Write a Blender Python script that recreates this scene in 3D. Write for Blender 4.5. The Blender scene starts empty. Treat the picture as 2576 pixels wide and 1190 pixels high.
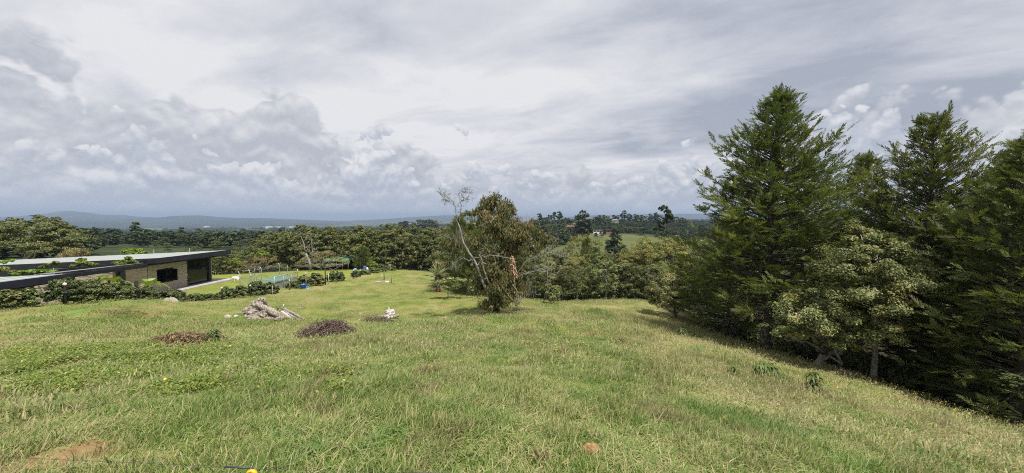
import bpy, math
import numpy as np
R = math.radians
sc = bpy.context.scene

# ------------------------------------------------------------------ camera
EYE_PITCH = 2.84
FPX, CX, CY = 966.0, 1288.0, 595.0          # focal length and centre of a 2576 x 1190 frame
cam_d = bpy.data.cameras.new('camera')
cam_d.sensor_width = 36.0
cam_d.lens = 36.0 * FPX / 2576.0
cam_d.clip_start = 0.05
cam_d.clip_end = 60000.0
cam = bpy.data.objects.new('camera', cam_d)
cam.location = (0, 0, 0)
cam.rotation_euler = (R(90 - EYE_PITCH), 0, 0)
sc.collection.objects.link(cam)
sc.camera = cam

# ------------------------------------------------------------------ sky
SUN_EL, SUN_AZ = 66.0, 138.0                # azimuth measured from straight ahead, positive to the right
HAZE = 1.55e-4
world = bpy.data.worlds.new('World')
sc.world = world
world.use_nodes = True
wt = world.node_tree
wt.nodes.clear()

class NT:
    """small helper for building node trees"""
    def __init__(self, tree):
        self.t = tree
    def n(self, typ, **kw):
        node = self.t.nodes.new(typ)
        for k, v in kw.items():
            setattr(node, k, v)
        return node
    def put(self, sock, v):
        if isinstance(v, bpy.types.NodeSocket):
            self.t.links.new(v, sock)
        else:
            sock.default_value = v
    def math(self, op, a, b=None, c=None, clamp=False):
        m = self.n('ShaderNodeMath', operation=op, use_clamp=clamp)
        self.put(m.inputs[0], a)
        if b is not None: self.put(m.inputs[1], b)
        if c is not None: self.put(m.inputs[2], c)
        return m.outputs[0]
    def vmath(self, op, a, b=None):
        m = self.n('ShaderNodeVectorMath', operation=op)
        self.put(m.inputs[0], a)
        if b is not None: self.put(m.inputs[1], b)
        return m.outputs[1] if op in ('LENGTH', 'DOT_PRODUCT', 'DISTANCE') else m.outputs[0]
    def xyz(self, x, y, z):
        m = self.n('ShaderNodeCombineXYZ')
        self.put(m.inputs[0], x); self.put(m.inputs[1], y); self.put(m.inputs[2], z)
        return m.outputs[0]
    def noise(self, vec, scale, detail=4.0, rough=0.5, lac=2.0, dist=0.0):
        m = self.n('ShaderNodeTexNoise')
        self.put(m.inputs['Vector'], vec)
        m.inputs['Scale'].default_value = scale
        m.inputs['Detail'].default_value = detail
        m.inputs['Roughness'].default_value = rough
        m.inputs['Lacunarity'].default_value = lac
        m.inputs['Distortion'].default_value = dist
        return m.outputs[0]
    def smooth(self, v, a, b, lo=0.0, hi=1.0, typ='SMOOTHSTEP'):
        m = self.n('ShaderNodeMapRange', interpolation_type=typ)
        self.put(m.inputs[0], v)
        m.inputs[1].default_value = a; m.inputs[2].default_value = b
        m.inputs[3].default_value = lo; m.inputs[4].default_value = hi
        return m.outputs[0]
    def mix(self, f, a, b, blend='MIX'):
        m = self.n('ShaderNodeMix', data_type='RGBA', blend_type=blend)
        self.put(m.inputs[0], f)
        for s, v in ((m.inputs[6], a), (m.inputs[7], b)):
            if isinstance(v, tuple) and len(v) == 3: v = (*v, 1)
            self.put(s, v)
        return m.outputs[2]
    def ramp(self, f, stops, interp='LINEAR'):
        m = self.n('ShaderNodeValToRGB')
        cr = m.color_ramp
        cr.interpolation = interp
        while len(cr.elements) < len(stops): cr.elements.new(0.5)
        for e, (p, c) in zip(cr.elements, stops):
            e.position = p
            e.color = (*c, 1)
        self.put(m.inputs[0], f)
        return m.outputs[0]

W = NT(wt)
geo = W.n('ShaderNodeTexCoord')
dirv = W.vmath('NORMALIZE', geo.outputs['Generated'])
sep = W.n('ShaderNodeSeparateXYZ'); W.put(sep.inputs[0], dirv)
dx, dy, dz = sep.outputs
el = W.math('MAXIMUM', dz, 0.0)
nish = W.n('ShaderNodeTexSky', sky_type='NISHITA')
nish.sun_disc = False
nish.sun_elevation = R(SUN_EL)
nish.sun_rotation = R(SUN_AZ)
nish.altitude = 2100.0
nish.air_density = 1.0
nish.dust_density = 1.5
# high stratocumulus deck, seen in perspective: streaks converge towards the left horizon
inv = W.math('DIVIDE', 1.0, W.math('ADD', el, 0.13))
px = W.math('MULTIPLY', dx, inv)
py = W.math('MULTIPLY', dy, inv)
ca, sa = math.cos(R(-66)), math.sin(R(-66))
along = W.math('ADD', W.math('MULTIPLY', px, sa), W.math('MULTIPLY', py, ca))
across = W.math('SUBTRACT', W.math('MULTIPLY', px, ca), W.math('MULTIPLY', py, sa))
d1 = W.noise(W.xyz(W.math('MULTIPLY', along, 0.40), W.math('MULTIPLY', across, 0.85), 3.7), 0.95, 7.0, 0.52, 2.1, 0.55)
d2 = W.noise(W.xyz(along, W.math('MULTIPLY', across, 1.5), 9.1), 1.5, 7.0, 0.56, 2.1, 0.35)
deck = W.math('ADD', W.math('MULTIPLY', d1, 0.54), W.math('MULTIPLY', d2, 0.46))
# duller towards the right, brighter in the middle distance ahead and to the left
deck = W.math('ADD', deck, W.smooth(dx, 0.10, 0.85, 0.02, -0.075))
glow = W.math('MULTIPLY', W.smooth(el, 0.10, 0.20), W.smooth(el, 0.45, 0.22))
deck = W.math('ADD', deck, W.math('MULTIPLY', W.math('MULTIPLY', glow, W.smooth(dx, 0.45, -0.20)), 0.085))
deck_c = W.ramp(W.smooth(deck, 0.36, 0.62, typ='LINEAR'),
                [(0.0, (3.9, 4.25, 5.05)), (0.28, (4.95, 5.25, 6.0)), (0.50, (5.95, 6.15, 6.75)), (0.72, (6.75, 6.87, 7.35)), (1.0, (7.9, 7.9, 8.15))])
# a few thin places where clear air shows
clear = W.math('MULTIPLY', W.smooth(d1, 0.34, 0.26), 0.12)
deck_c = W.mix(clear, deck_c, nish.outputs[0])

def cumulus(off, scale, top, edge, seed):
    """heaped cloud: rounded lumps (folded noise) on a smooth mass; returns cover, top light and field"""
    def field(lift):
        v = W.xyz(dx, W.math('ADD', dy, seed), W.math('MULTIPLY', W.math('ADD', dz, lift), 1.25))
        tot = W.math('MULTIPLY', W.noise(v, scale, 1.0, 0.45), 0.85)
        for k, (m, a) in enumerate(((2.1, 0.42), (4.6, 0.24), (9.6, 0.13), (20.0, 0.06))):
            n_ = W.noise(v, scale * m, 0.0)
            tot = W.math('ADD', tot, W.math('MULTIPLY', W.math('ABSOLUTE', W.math('SUBTRACT', n_, 0.5)), 2 * a))
        return W.math('ADD', tot, -0.06)
    f0, f1 = field(0.0), field(0.016)
    hgt = W.math('SUBTRACT', top, el)
    cov = W.smooth(W.math('ADD', f0, W.math('MULTIPLY', hgt, 2.2)), 0.50, 0.50 + edge)
    lit = W.math('MULTIPLY', W.math('SUBTRACT', f0, f1), 3.4)
    return cov, lit, f0
left = W.smooth(dx, -0.25, -0.82)
right = W.smooth(dx, 0.66, 0.84)
top1 = W.math('ADD', W.math('ADD', 0.10, W.math('MULTIPLY', left, 0.155)), W.math('MULTIPLY', right, 0.20))
cov1, lit1, f1_ = cumulus(0, 3.3, top1, 0.085, 3.0)
sh1 = W.math('ADD', W.math('ADD', 0.30, lit1), W.math('MULTIPLY', right, 0.25), clamp=True)
c1c = W.ramp(sh1, [(0.0, (4.6, 4.9, 5.55)), (0.35, (5.4, 5.65, 6.2)), (0.65, (6.4, 6.55, 6.95)), (1.0, (7.7, 7.7, 7.85))])
sky = W.mix(W.math('MULTIPLY', cov1, 0.92), deck_c, c1c)
cov2, lit2, f2_ = cumulus(0, 5.2, 0.10, 0.06, 11.0)
sh2 = W.math('ADD', 0.40, lit2, clamp=True)
c2c = W.ramp(sh2, [(0.0, (4.4, 4.8, 5.7)), (0.4, (5.4, 5.75, 6.5)), (0.7, (6.8, 6.95, 7.4)), (1.0, (8.1, 8.1, 8.3))])
sky = W.mix(W.math('MULTIPLY', cov2, 0.85), sky, c2c)
# grey-blue base of the bank, down to the horizon
warp = W.noise(dirv, 4.0, 4.0, 0.5)
low = W.smooth(W.math('ADD', el, W.math('MULTIPLY', W.math('SUBTRACT', warp, 0.5), 0.09)), 0.095, 0.02)
sky = W.mix(W.math('MULTIPLY', low, 0.80), sky, (4.9, 5.4, 6.4))
low2 = W.smooth(el, 0.035, 0.0)
sky = W.mix(W.math('MULTIPLY', low2, 0.30), sky, (5.7, 6.1, 6.8))
bg = W.n('ShaderNodeBackground')
W.put(bg.inputs[0], sky)
bg.inputs[1].default_value = 0.0640
wo = W.n('ShaderNodeOutputWorld')
wt.links.new(bg.outputs[0], wo.inputs[0])

# ------------------------------------------------------------------ sun, exposure, render settings
sun_d = bpy.data.lights.new('sun', 'SUN')
sun_d.energy = 4.0
sun_d.angle = R(1.2)
sun_d.color = (1.0, 0.955, 0.88)
sun = bpy.data.objects.new('sun', sun_d)
sun.rotation_euler = (R(90 - SUN_EL), 0, R(180 - SUN_AZ))
sun.location = (0, 0, 60)
sc.collection.objects.link(sun)
vs = sc.view_settings
vs.view_transform = 'Standard'
vs.look = 'None'
vs.gamma = 1.0
vs.exposure = 0.70
vs.use_curve_mapping = False
sc.display_settings.display_device = 'sRGB'
cy = sc.cycles
cy.max_bounces = 5
cy.diffuse_bounces = 4
cy.filter_width = 1.05
cy.glossy_bounces = 2
cy.transmission_bounces = 4
cy.transparent_max_bounces = 6
cy.volume_bounces = 0
cy.caustics_reflective = False
cy.caustics_refractive = False
cy.use_adaptive_sampling = True
cy.adaptive_threshold = 0.01
cy.use_denoising = False
try:
    cy.denoiser = 'OPENIMAGEDENOISE'
    cy.denoising_input_passes = 'RGB_ALBEDO_NORMAL'
except Exception:
    pass

# ------------------------------------------------------------------ helpers
COL = sc.collection
ORD = ('first second third fourth fifth sixth seventh eighth ninth tenth eleventh twelfth thirteenth fourteenth fifteenth '
       'sixteenth seventeenth eighteenth nineteenth twentieth').split()

def tag(o, label=None, cat=None, group=None, kind=None):
    if label: o['label'] = label
    if cat: o['category'] = cat
    if group: o['group'] = group
    if kind: o['kind'] = kind
    return o

def thing(name, label, cat, loc=(0, 0, 0), rz=0.0, group=None, scale=1.0):
    o = bpy.data.objects.new(name, None)
    o.empty_display_size = 0.2
    o.location = loc
    o.rotation_euler = (0, 0, rz)
    if not hasattr(scale, '__len__'): scale = (scale,) * 3
    o.scale = scale
    COL.objects.link(o)
    return tag(o, label, cat, group)

def mesh_from(name, V, F, smooth=False, tint=None, attrs=None):
    me = bpy.data.meshes.new(name)
    V = np.asarray(V, dtype=np.float32).reshape(-1, 3)
    if isinstance(F, np.ndarray):
        k = F.shape[1]
        me.vertices.add(len(V)); me.vertices.foreach_set('co', V.ravel())
        me.loops.add(F.size); me.loops.foreach_set('vertex_index', F.astype(np.int32).ravel())
        me.polygons.add(len(F))
        me.polygons.foreach_set('loop_start', np.arange(0, F.size, k, dtype=np.int32))
        me.polygons.foreach_set('loop_total', np.full(len(F), k, dtype=np.int32))
        me.update(calc_edges=True)
    else:
        me.from_pydata(V.tolist(), [], F)
        me.update()
    if smooth:
        me.polygons.foreach_set('use_smooth', np.ones(len(me.polygons), dtype=bool))
    if tint is not None:
        a = me.attributes.new('tint', 'FLOAT', 'POINT')
        a.data.foreach_set('value', np.asarray(tint, dtype=np.float32))
    for k, v in (attrs or {}).items():
        a = me.attributes.new(k, 'FLOAT', 'POINT')
        a.data.foreach_set('value', np.asarray(v, dtype=np.float32))
    return me

def obj(name, me, mat, parent=None, loc=None):
    o = bpy.data.objects.new(name, me)
    if mat is not None and not len(me.materials): me.materials.append(mat)
    COL.objects.link(o)
    if parent is not None: o.parent = parent
    if loc is not None: o.location = loc
    return o

class MB:
    """collects boxes, bars, tubes; build() links them as one mesh object"""
    def __init__(self):
        self.V, self.F, self.n = [], [], 0
    def add(self, V, F):
        V = np.asarray(V, dtype=float).reshape(-1, 3)
        self.F += [[i + self.n for i in f] for f in F]
        self.V.append(V); self.n += len(V)
        return self
    def box(self, lo, hi):
        x0, y0, z0 = lo; x1, y1, z1 = hi
        return self.add([(x0,y0,z0),(x1,y0,z0),(x1,y1,z0),(x0,y1,z0),(x0,y0,z1),(x1,y0,z1),(x1,y1,z1),(x0,y1,z1)],
                        [(3,2,1,0),(4,5,6,7),(0,1,5,4),(1,2,6,5),(2,3,7,6),(3,0,4,7)])
    def hexa(self, bot, top):
        return self.add(list(bot) + list(top), [(3,2,1,0),(4,5,6,7),(0,1,5,4),(1,2,6,5),(2,3,7,6),(3,0,4,7)])
    def bar(self, a, b, w, h=None):
        a, b = np.array(a, float), np.array(b, float)
        d = b - a; d /= np.linalg.norm(d) + 1e-9
        ref = np.array([0, 0, 1.0]) if abs(d[2]) < 0.9 else np.array([0, 1.0, 0])
        s = np.cross(d, ref); s /= np.linalg.norm(s)
        u = np.cross(s, d)
        h = w if h is None else h
        q = [s * w / 2 - u * h / 2, s * w / 2 + u * h / 2, -s * w / 2 + u * h / 2, -s * w / 2 - u * h / 2]
        return self.add([a + k for k in q] + [b + k for k in q],
                        [(0,1,2,3),(7,6,5,4),(0,4,5,1),(1,5,6,2),(2,6,7,3),(3,7,4,0)])
    def tube(self, pts, rad, sides=7, cap=True):
        V, F = tube(pts, rad, sides, cap)
        return self.add(V, F)
    def build(self, name, mat, parent=None, smooth=False, loc=None):
        return obj(name, mesh_from(name, np.concatenate(self.V), self.F, smooth), mat, parent, loc)

def tube(pts, rad, sides=7, cap=True):
    P = np.asarray(pts, float); n = len(P)
    rad = np.broadcast_to(np.asarray(rad, float), (n,))
    T = np.gradient(P, axis=0); T /= np.linalg.norm(T, axis=1, keepdims=True) + 1e-9
    ref = np.array([0.31, 0.17, 0.94]) if abs(T[:, 2]).mean() < 0.8 else np.array([0.9, 0.3, 0.1])
    S = np.cross(T, ref); S /= np.linalg.norm(S, axis=1, keepdims=True) + 1e-9
    U = np.cross(S, T)
    a = np.linspace(0, 2 * math.pi, sides, endpoint=False)
    V = (P[:, None] + rad[:, None, None] * (np.cos(a)[None, :, None] * S[:, None] + np.sin(a)[None, :, None] * U[:, None])).reshape(-1, 3)
    F = []
    for i in range(n - 1):
        for j in range(sides):
            k = (j + 1) % sides
            F.append((i * sides + j, i * sides + k, (i + 1) * sides + k, (i + 1) * sides + j))
    if cap:
        F.append(tuple(range(sides))[::-1])
        F.append(tuple((n - 1) * sides + j for j in range(sides)))
    return V, F

def frac(x): return x - np.floor(x)
def hsh(ix, iy, s): return frac(np.sin(ix * 127.1 + iy * 311.7 + s * 74.7) * 43758.5453)
def vnoise(x, y, s=0.0):
    ix, iy = np.floor(x), np.floor(y)
    fx, fy = x - ix, y - iy
    fx, fy = fx * fx * (3 - 2 * fx), fy * fy * (3 - 2 * fy)
    a, b, c, d = hsh(ix, iy, s), hsh(ix + 1, iy, s), hsh(ix, iy + 1, s), hsh(ix + 1, iy + 1, s)
    return (a * (1 - fx) + b * fx) * (1 - fy) + (c * (1 - fx) + d * fx) * fy
def fbm(x, y, oct=4, s=0.0):
    v, a, t = 0.0, 1.0, 0.0
    for k in range(oct):
        v = v + a * vnoise(x * 2 ** k, y * 2 ** k, s + k * 3.1); t += a; a *= 0.5
    return v / t
def sstep(v, a, b):
    t = np.clip((v - a) / (b - a), 0, 1)
    return t * t * (3 - 2 * t)

# ---- sight lines of the photograph: a pixel and a depth give a place
cp, sp = math.cos(R(EYE_PITCH)), math.sin(R(EYE_PITCH))
def ray(u, v):
    a, b = (u - CX) / FPX, (CY - v) / FPX
    return np.array([a, cp + b * sp, -sp + b * cp])
def P(u, v, Y):
    d = ray(u, v)
    return d * (Y / d[1])
# ------------------------------------------------------------------ terrain
near_px = [(0,1190,3.0),(0,1050,4.7),(0,900,9.0),(0,780,18.5),(160,768,21),(200,850,13),(300,790,19),(350,755,24),(440,760,25.5),(460,868,12.5),
           (644,1190,2.8),(644,1000,5.2),(644,900,9.0),(640,840,14.5),(640,805,20),(560,757,27.5),(680,738,32),
           (1288,1190,2.9),(1288,1000,5.2),(1288,900,8.5),(1288,850,12.5),(1288,800,20),(1240,787,23.5),(1500,762,33.5),(1350,768,31),(1620,759,34.5),
           (1700,802,27),(1800,842,23),(1925,890,19),(2060,920,16.5),(2330,1002,12.5),(2576,1075,10.5),
           (2000,1000,9.0),(2300,1100,7.0),(2576,1190,5.2),(1700,900,11.5),(1650,1050,5.5),(1932,1190,3.6),
           (980,797,22.5),(900,762,28),(1000,740,34),(1127,752,30),(1190,774,26),(1150,715,40),(1000,681,50),(1075,694,47),(900,720,37.5),
           (1100,812,17.5),(1100,815,20.5),(1100,797,25),(900,830,14.5),(900,831,17),(900,806,21.5),(700,845,13),(700,845,15),(760,728,33.5),(700,712,39),(840,702,42),(600,690,46),(700,684,48),(900,679,51),(545,693,44),(800,680,50)]
near_xyz = [(0,0,-1.62),(0,-5,-1.0),(-10,-5,-2.4),(10,-5,-3.4),(0,-30,0.5),(-30,-20,-3.5),(30,-20,-7.5),(0,-60,-2),
            (-29,33,-6.40),(-31,38,-6.45),(-38,34,-6.4),(-46,25,-6.1),(-36,22,-5.8),(-30.5,25,-5.9),(-40,12,-5.2),(-30,8,-4.4),(-55,35,-6.8),(-45,45,-7.0),
            (4,42,-9.3),(14,44,-10.3),(25,45,-13),(-3,50,-9.3),(8,55,-11.5),(20,60,-13.5),
            (20,15,-8.0),(20,25,-9.8),(22,8,-7.4),(35,15,-12),(35,35,-14),(18,-5,-5.2),(45,0,-13),
            (-20,59,-8.2),(-30,54,-7.6),(-40,58,-9.2),(0,62,-10.0),(-10,58,-8.4),(-62,50,-9.0),(-30,72,-10.5),(-10,75,-11),(-55,75,-11),
            (-70,20,-8),(-75,-10,-8),(60,50,-16),(30,72,-15.5),(5,75,-12.5)]
NP_ = np.array([P(*q) for q in near_px] + [np.array(q, float) for q in near_xyz])
def tps(r): return np.where(r > 1e-9, r * r * np.log(r + 1e-12), 0.0)
class RBF:
    def __init__(s, X, z, lam):
        s.X = X; n = len(X)
        K = tps(np.linalg.norm(X[:, None] - X[None], axis=2)) + lam * np.eye(n)
        A = np.zeros((n + 3, n + 3)); A[:n, :n] = K; A[:n, n] = 1; A[n, :n] = 1
        A[:n, n+1:] = X; A[n+1:, :n] = X.T
        s.w = np.linalg.solve(A, np.concatenate([z, np.zeros(3)]))
    def __call__(s, Q):
        out = np.empty(len(Q)); n = len(s.X)
        for i in range(0, len(Q), 20000):
            q = Q[i:i+20000]
            out[i:i+20000] = tps(np.linalg.norm(q[:, None] - s.X[None], axis=2)) @ s.w[:n] + s.w[n] + q @ s.w[n+1:]
        return out
rbf_near = RBF(NP_[:, :2] / 20.0, NP_[:, 2], 0.004)

far_px = [(0,676,65),(300,682,70),(600,674,75),(900,672,75),(1200,672,75),(1500,690,70),(1700,720,65),(2000,760,60),(2300,790,55),
          (-400,640,150),(100,628,250),(350,628,300),(380,616,430),(380,608,620),(550,622,280),(600,604,500),(900,606,400),(1200,606,300),(1000,640,150),(1300,650,120),
          (1430,618,200),(1590,628,165),(1590,606,235),(1590,586,320),(1500,592,270),(1660,594,300),(1800,592,320),(2200,620,250),(2500,620,300),
          (1545,567,420),(1620,568,430),(1440,574,400),(1700,576,450),(1450,569,900),(1590,567,900),(2000,570,800),
          (100,594,900),(350,592,1200),(600,584,1500),(900,576,2000),(1200,567,2500),(1590,557,2800),(2000,557,2800),
          (100,570,4000),(600,566,5000),(1200,557,6000),(1600,553,7000),(2400,553,7000),
          (100,558,9000),(1288,554,14000),(2400,553,14000),(600,556,12000)]
far_pol = [(R(a), r, z) for a in (-150,-110,-80,80,110,150,180,-179) for r, z in ((70,-9),(300,-20),(1500,-45),(6000,-60),(14000,-70))]
FX, FZ = [], []
for q in far_px:
    p = P(*q); r = math.hypot(p[0], p[1])
    FX.append((math.atan2(p[0], p[1]) * 1.2, math.log(r))); FZ.append(p[2] / r)
for th, r, z in far_pol:
    FX.append((th * 1.2, math.log(r))); FZ.append(z / r)
rbf_far = RBF(np.array(FX), np.array(FZ), 0.0005)

MOUNDS = []     # (x, y, radius, height)
def gz(x, y):
    x = np.atleast_1d(np.asarray(x, float)); y = np.atleast_1d(np.asarray(y, float))
    r = np.hypot(x, y)
    zn = rbf_near(np.stack([np.clip(x, -90, 90), np.clip(y, -60, 90)], 1) / 20.0)
    th = np.arctan2(x, y)
    rr = np.maximum(r, 40.0)
    zf = rbf_far(np.stack([th * 1.2, np.log(rr)], 1)) * rr
    zf = zf + (fbm(x / 140.0, y / 140.0, 4, 5.0) - 0.5) * np.clip(r / 30.0, 0, 9) * sstep(r, 90, 400)
    w = sstep(r, 56, 84)
    z = zn * (1 - w) + zf * w
    lump = (fbm(x / 2.6, y / 2.6, 3, 1.0) - 0.5) * 0.30 + (fbm(x / 0.55, y / 0.55, 2, 8.0) - 0.5) * 0.09
    z = z + lump * sstep(r, 0.5, 2.5) * (1 - sstep(r, 45, 70)) * (1 - 0.85 * lawn_mask(x, y))
    for mx, my, mr, mh in MOUNDS:
        z = z + mh * np.exp(-((x - mx) ** 2 + (y - my) ** 2) / (mr * mr))
    return z
# hedge line between the rough field and the mown lawn
HEDGE = np.array([(-27.5, 14.0), (-25.0, 20.0), (-23.4, 24.0), (-21.9, 28.0), (-20.2, 33.0), (-19.0, 38.0), (-17.2, 46.0), (-14.5, 54.0), (-12, 62)])
def lawn_mask(x, y):
    hx = np.interp(y, HEDGE[:, 1], HEDGE[:, 0])
    return sstep(hx - x, -0.2, 0.8) * sstep(y, 12, 16) * (1 - sstep(y, 60, 66))
def edge_x(y):      # where the meadow ends under the cypresses
    return np.interp(y, [-20, 5, 10.5, 12.5, 16.5, 19, 23, 27, 31, 34], [15, 14.2, 13.9, 13.5, 13.0, 12.4, 12.1, 11.6, 11.9, 13.5])
def litter_shade_mask(x, y):  # leaf-strewn floor that also carries the painted shade below the trees
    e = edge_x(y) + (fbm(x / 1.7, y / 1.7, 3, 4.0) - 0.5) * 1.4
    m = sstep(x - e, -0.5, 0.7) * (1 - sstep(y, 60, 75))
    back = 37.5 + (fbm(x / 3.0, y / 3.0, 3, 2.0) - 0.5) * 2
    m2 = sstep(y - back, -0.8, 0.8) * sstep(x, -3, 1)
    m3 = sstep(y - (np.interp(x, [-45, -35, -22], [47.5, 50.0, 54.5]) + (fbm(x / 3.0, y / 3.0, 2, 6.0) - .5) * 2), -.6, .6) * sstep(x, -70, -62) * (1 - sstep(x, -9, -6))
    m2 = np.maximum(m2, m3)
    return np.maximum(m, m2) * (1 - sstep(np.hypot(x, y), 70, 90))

_T = np.concatenate([np.arange(2.0, 40, 0.15), np.arange(40, 120, 0.5)])
def G(u, v):
    """where the sight line through a pixel meets the ground"""
    d = ray(u, v); d = d / d[1]
    Y = _T; pts = d[None] * Y[:, None]
    h = pts[:, 2] - gz(pts[:, 0], pts[:, 1])
    i = int(np.argmax(h < 0)) if (h < 0).any() else len(Y) - 1
    if i > 0:
        t = h[i-1] / (h[i-1] - h[i] + 1e-9); y = Y[i-1] + t * (Y[i] - Y[i-1])
    else: y = Y[0]
    p = d * y
    return np.array([p[0], p[1], gz(p[0], p[1])[0]])
def at(u, Y):
    """a place on the ground in the direction of pixel column u at depth Y"""
    x = (u - CX) / FPX * Y
    return np.array([x, Y, gz(x, Y)[0]])
def hedge_at(u):
    """the place on the boundary hedge line in the direction of pixel column u"""
    yy = np.linspace(HEDGE[0, 1], HEDGE[-1, 1], 2000); xx = np.interp(yy, HEDGE[:, 1], HEDGE[:, 0])
    i = int(np.argmin(np.abs(xx / yy - (u - CX) / FPX)))
    return np.array([xx[i], yy[i], gz(xx[i], yy[i])[0]])
for (u, v, mr, mh) in ((300, 790, 1.6, 0.25), (455, 872, 1.3, 0.30), (350, 770, 1.8, 0.3)):
    q = G(u, v); MOUNDS.append((q[0], q[1], mr, mh))

th = np.concatenate([np.linspace(-180, -80, 60, endpoint=False), np.linspace(-80, 80, 640, endpoint=False), np.linspace(80, 180, 60, endpoint=False)]) * math.pi / 180
rad = np.exp(np.concatenate([np.linspace(math.log(0.25), math.log(3), 26, endpoint=False), np.linspace(math.log(3), math.log(60), 210, endpoint=False), np.linspace(math.log(60), math.log(16000), 130)]))
TH, RD = np.meshgrid(th, rad)
gx, gy = (RD * np.sin(TH)).ravel(), (RD * np.cos(TH)).ravel()
gzv = gz(gx, gy)
nt, nr = len(th), len(rad)
ii, jj = np.meshgrid(np.arange(nr - 1), np.arange(nt), indexing='ij')
j2 = (jj + 1) % nt
GF = np.stack([ii * nt + jj, (ii + 1) * nt + jj, (ii + 1) * nt + j2, ii * nt + j2], -1).reshape(-1, 4)
GF = GF[:, ::-1]
# land use: 0 pasture, 1 wood floor (far), near: leaf floor with tree shade in its colour
def wood_mask(x, y):
    r = np.hypot(x, y)
    n = fbm(x / 170.0, y / 170.0, 4, 11.0)
    m = sstep(n, 0.43, 0.52)
    u = CX + FPX * x / np.maximum(y, 1.0)
    past = np.exp(-(((x - (1590 - CX) / FPX * 240) / 34) ** 2 + ((y - 240) / 75) ** 2) ** 2)
    past = np.maximum(past, np.exp(-(((x + 470) / 120) ** 2 + ((y - 500) / 130) ** 2) ** 2))
    past = np.maximum(past, np.exp(-(((x - (1515 - CX) / FPX * 262) / 9) ** 2 + ((y - 258) / 22) ** 2) ** 2))
    return np.clip(m - 1.3 * past, 0, 1) * sstep(r, 70, 110)
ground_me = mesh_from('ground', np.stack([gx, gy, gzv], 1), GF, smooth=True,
                      attrs={'lawn': lawn_mask(gx, gy), 'litter': litter_shade_mask(gx, gy), 'wood': wood_mask(gx, gy)})

# ------------------------------------------------------------------ materials
def material(name):
    m = bpy.data.materials.new(name); m.use_nodes = True
    m.node_tree.nodes.clear()
    t = NT(m.node_tree)
    out = t.n('ShaderNodeOutputMaterial')
    return m, t, out
def principled(t, out, col, rough=0.8, spec=0.3, bump=None, bstr=0.3, bdist=0.02, metal=0.0):
    b = t.n('ShaderNodeBsdfPrincipled')
    if isinstance(col, tuple): col = (*col, 1)
    t.put(b.inputs['Base Color'], col)
    t.put(b.inputs['Roughness'], rough)
    b.inputs['Specular IOR Level'].default_value = spec
    b.inputs['Metallic'].default_value = metal
    if bump is not None:
        bn = t.n('ShaderNodeBump'); bn.inputs['Strength'].default_value = bstr; bn.inputs['Distance'].default_value = bdist
        t.put(bn.inputs['Height'], bump); t.put(b.inputs['Normal'], bn.outputs[0])
    t.t.links.new(b.outputs[0], out.inputs[0])
    return b
def attr(t, name):
    a = t.n('ShaderNodeAttribute'); a.attribute_name = name
    return a.outputs['Fac']
def wpos(t):
    return t.n('ShaderNodeNewGeometry').outputs['Position']
def opos(t):
    return t.n('ShaderNodeTexCoord').outputs['Object']

def plain(name, col, rough=0.7, spec=0.3, var=0.25, scale=6.0, bump=0.0, metal=0.0, dirt=None):
    """base colour with a little uneven wear"""
    m, t, out = material(name)
    p = opos(t)
    n = t.noise(p, scale, 5, 0.6)
    c = t.mix(t.smooth(n, 0.3, 0.7), tuple(k * (1 - var) for k in col), tuple(min(1, k * (1 + var)) for k in col))
    if dirt:
        n2 = t.noise(p, scale * 0.35, 6, 0.65)
        c = t.mix(t.math('MULTIPLY', t.smooth(n2, 0.48, 0.66), 0.8), c, dirt)
    principled(t, out, c, rough, spec, t.noise(p, scale * 4, 4) if bump else None, bump, 0.02, metal)
    return m

def meadow_colours(t, p):
    """patchy meadow: returns (green/straw blend factor, colour)"""
    sepn = t.n('ShaderNodeSeparateXYZ'); t.put(sepn.inputs[0], p)
    flat = t.xyz(sepn.outputs[0], sepn.outputs[1], 0.0)
    n1 = t.noise(flat, 0.30, 5, 0.6, 2.0, 0.4)
    n2 = t.noise(flat, 1.1, 4, 0.6)
    n3 = t.noise(flat, 0.07, 3, 0.5)
    dryside = t.smooth(sepn.outputs[0], 1.5, 9.0, 0.0, 0.075)      # the slope on the right has dried out more
    f = t.math('ADD', dryside, 0.0)
    f = t.math('ADD', f, t.math('ADD', t.math('MULTIPLY', n1, 0.55), t.math('MULTIPLY', n2, 0.30)))
    f = t.math('ADD', f, t.math('MULTIPLY', n3, 0.25))
    return f, flat

def meadow_hue(t, c, flat):
    """lush blue-green and withered brown patches"""
    h = t.noise(flat, 0.60, 6, 0.66, 2.0, 0.8)
    c = t.mix(t.math('MULTIPLY', t.smooth(h, 0.52, 0.64), 0.58), c, (0.225, 0.180, 0.098))
    c = t.mix(t.math('MULTIPLY', t.smooth(h, 0.46, 0.35), 0.60), c, (0.125, 0.225, 0.060))
    return c

m_ground, t, out = material('meadow_soil')
p = wpos(t)
f, flat = meadow_colours(t, p)
col = t.ramp(t.smooth(f, 0.40, 0.68, typ='LINEAR'), [(0.0, (0.110, 0.155, 0.028)), (0.45, (0.180, 0.195, 0.050)), (1.0, (0.270, 0.235, 0.105))])
col = meadow_hue(t, col, flat)
lawn_c = t.ramp(t.noise(flat, 0.5, 4, 0.6), [(0.3, (0.150, 0.185, 0.034)), (0.7, (0.225, 0.235, 0.060))])
col = t.mix(attr(t, 'lawn'), col, lawn_c)
lit_c = t.ramp(t.noise(flat, 3.0, 5, 0.7), [(0.3, (0.014, 0.012, 0.007)), (0.7, (0.048, 0.036, 0.020))])  # fallen-leaf brown with the dark shading under the woods painted in
col = t.mix(attr(t, 'litter'), col, lit_c)
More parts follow.
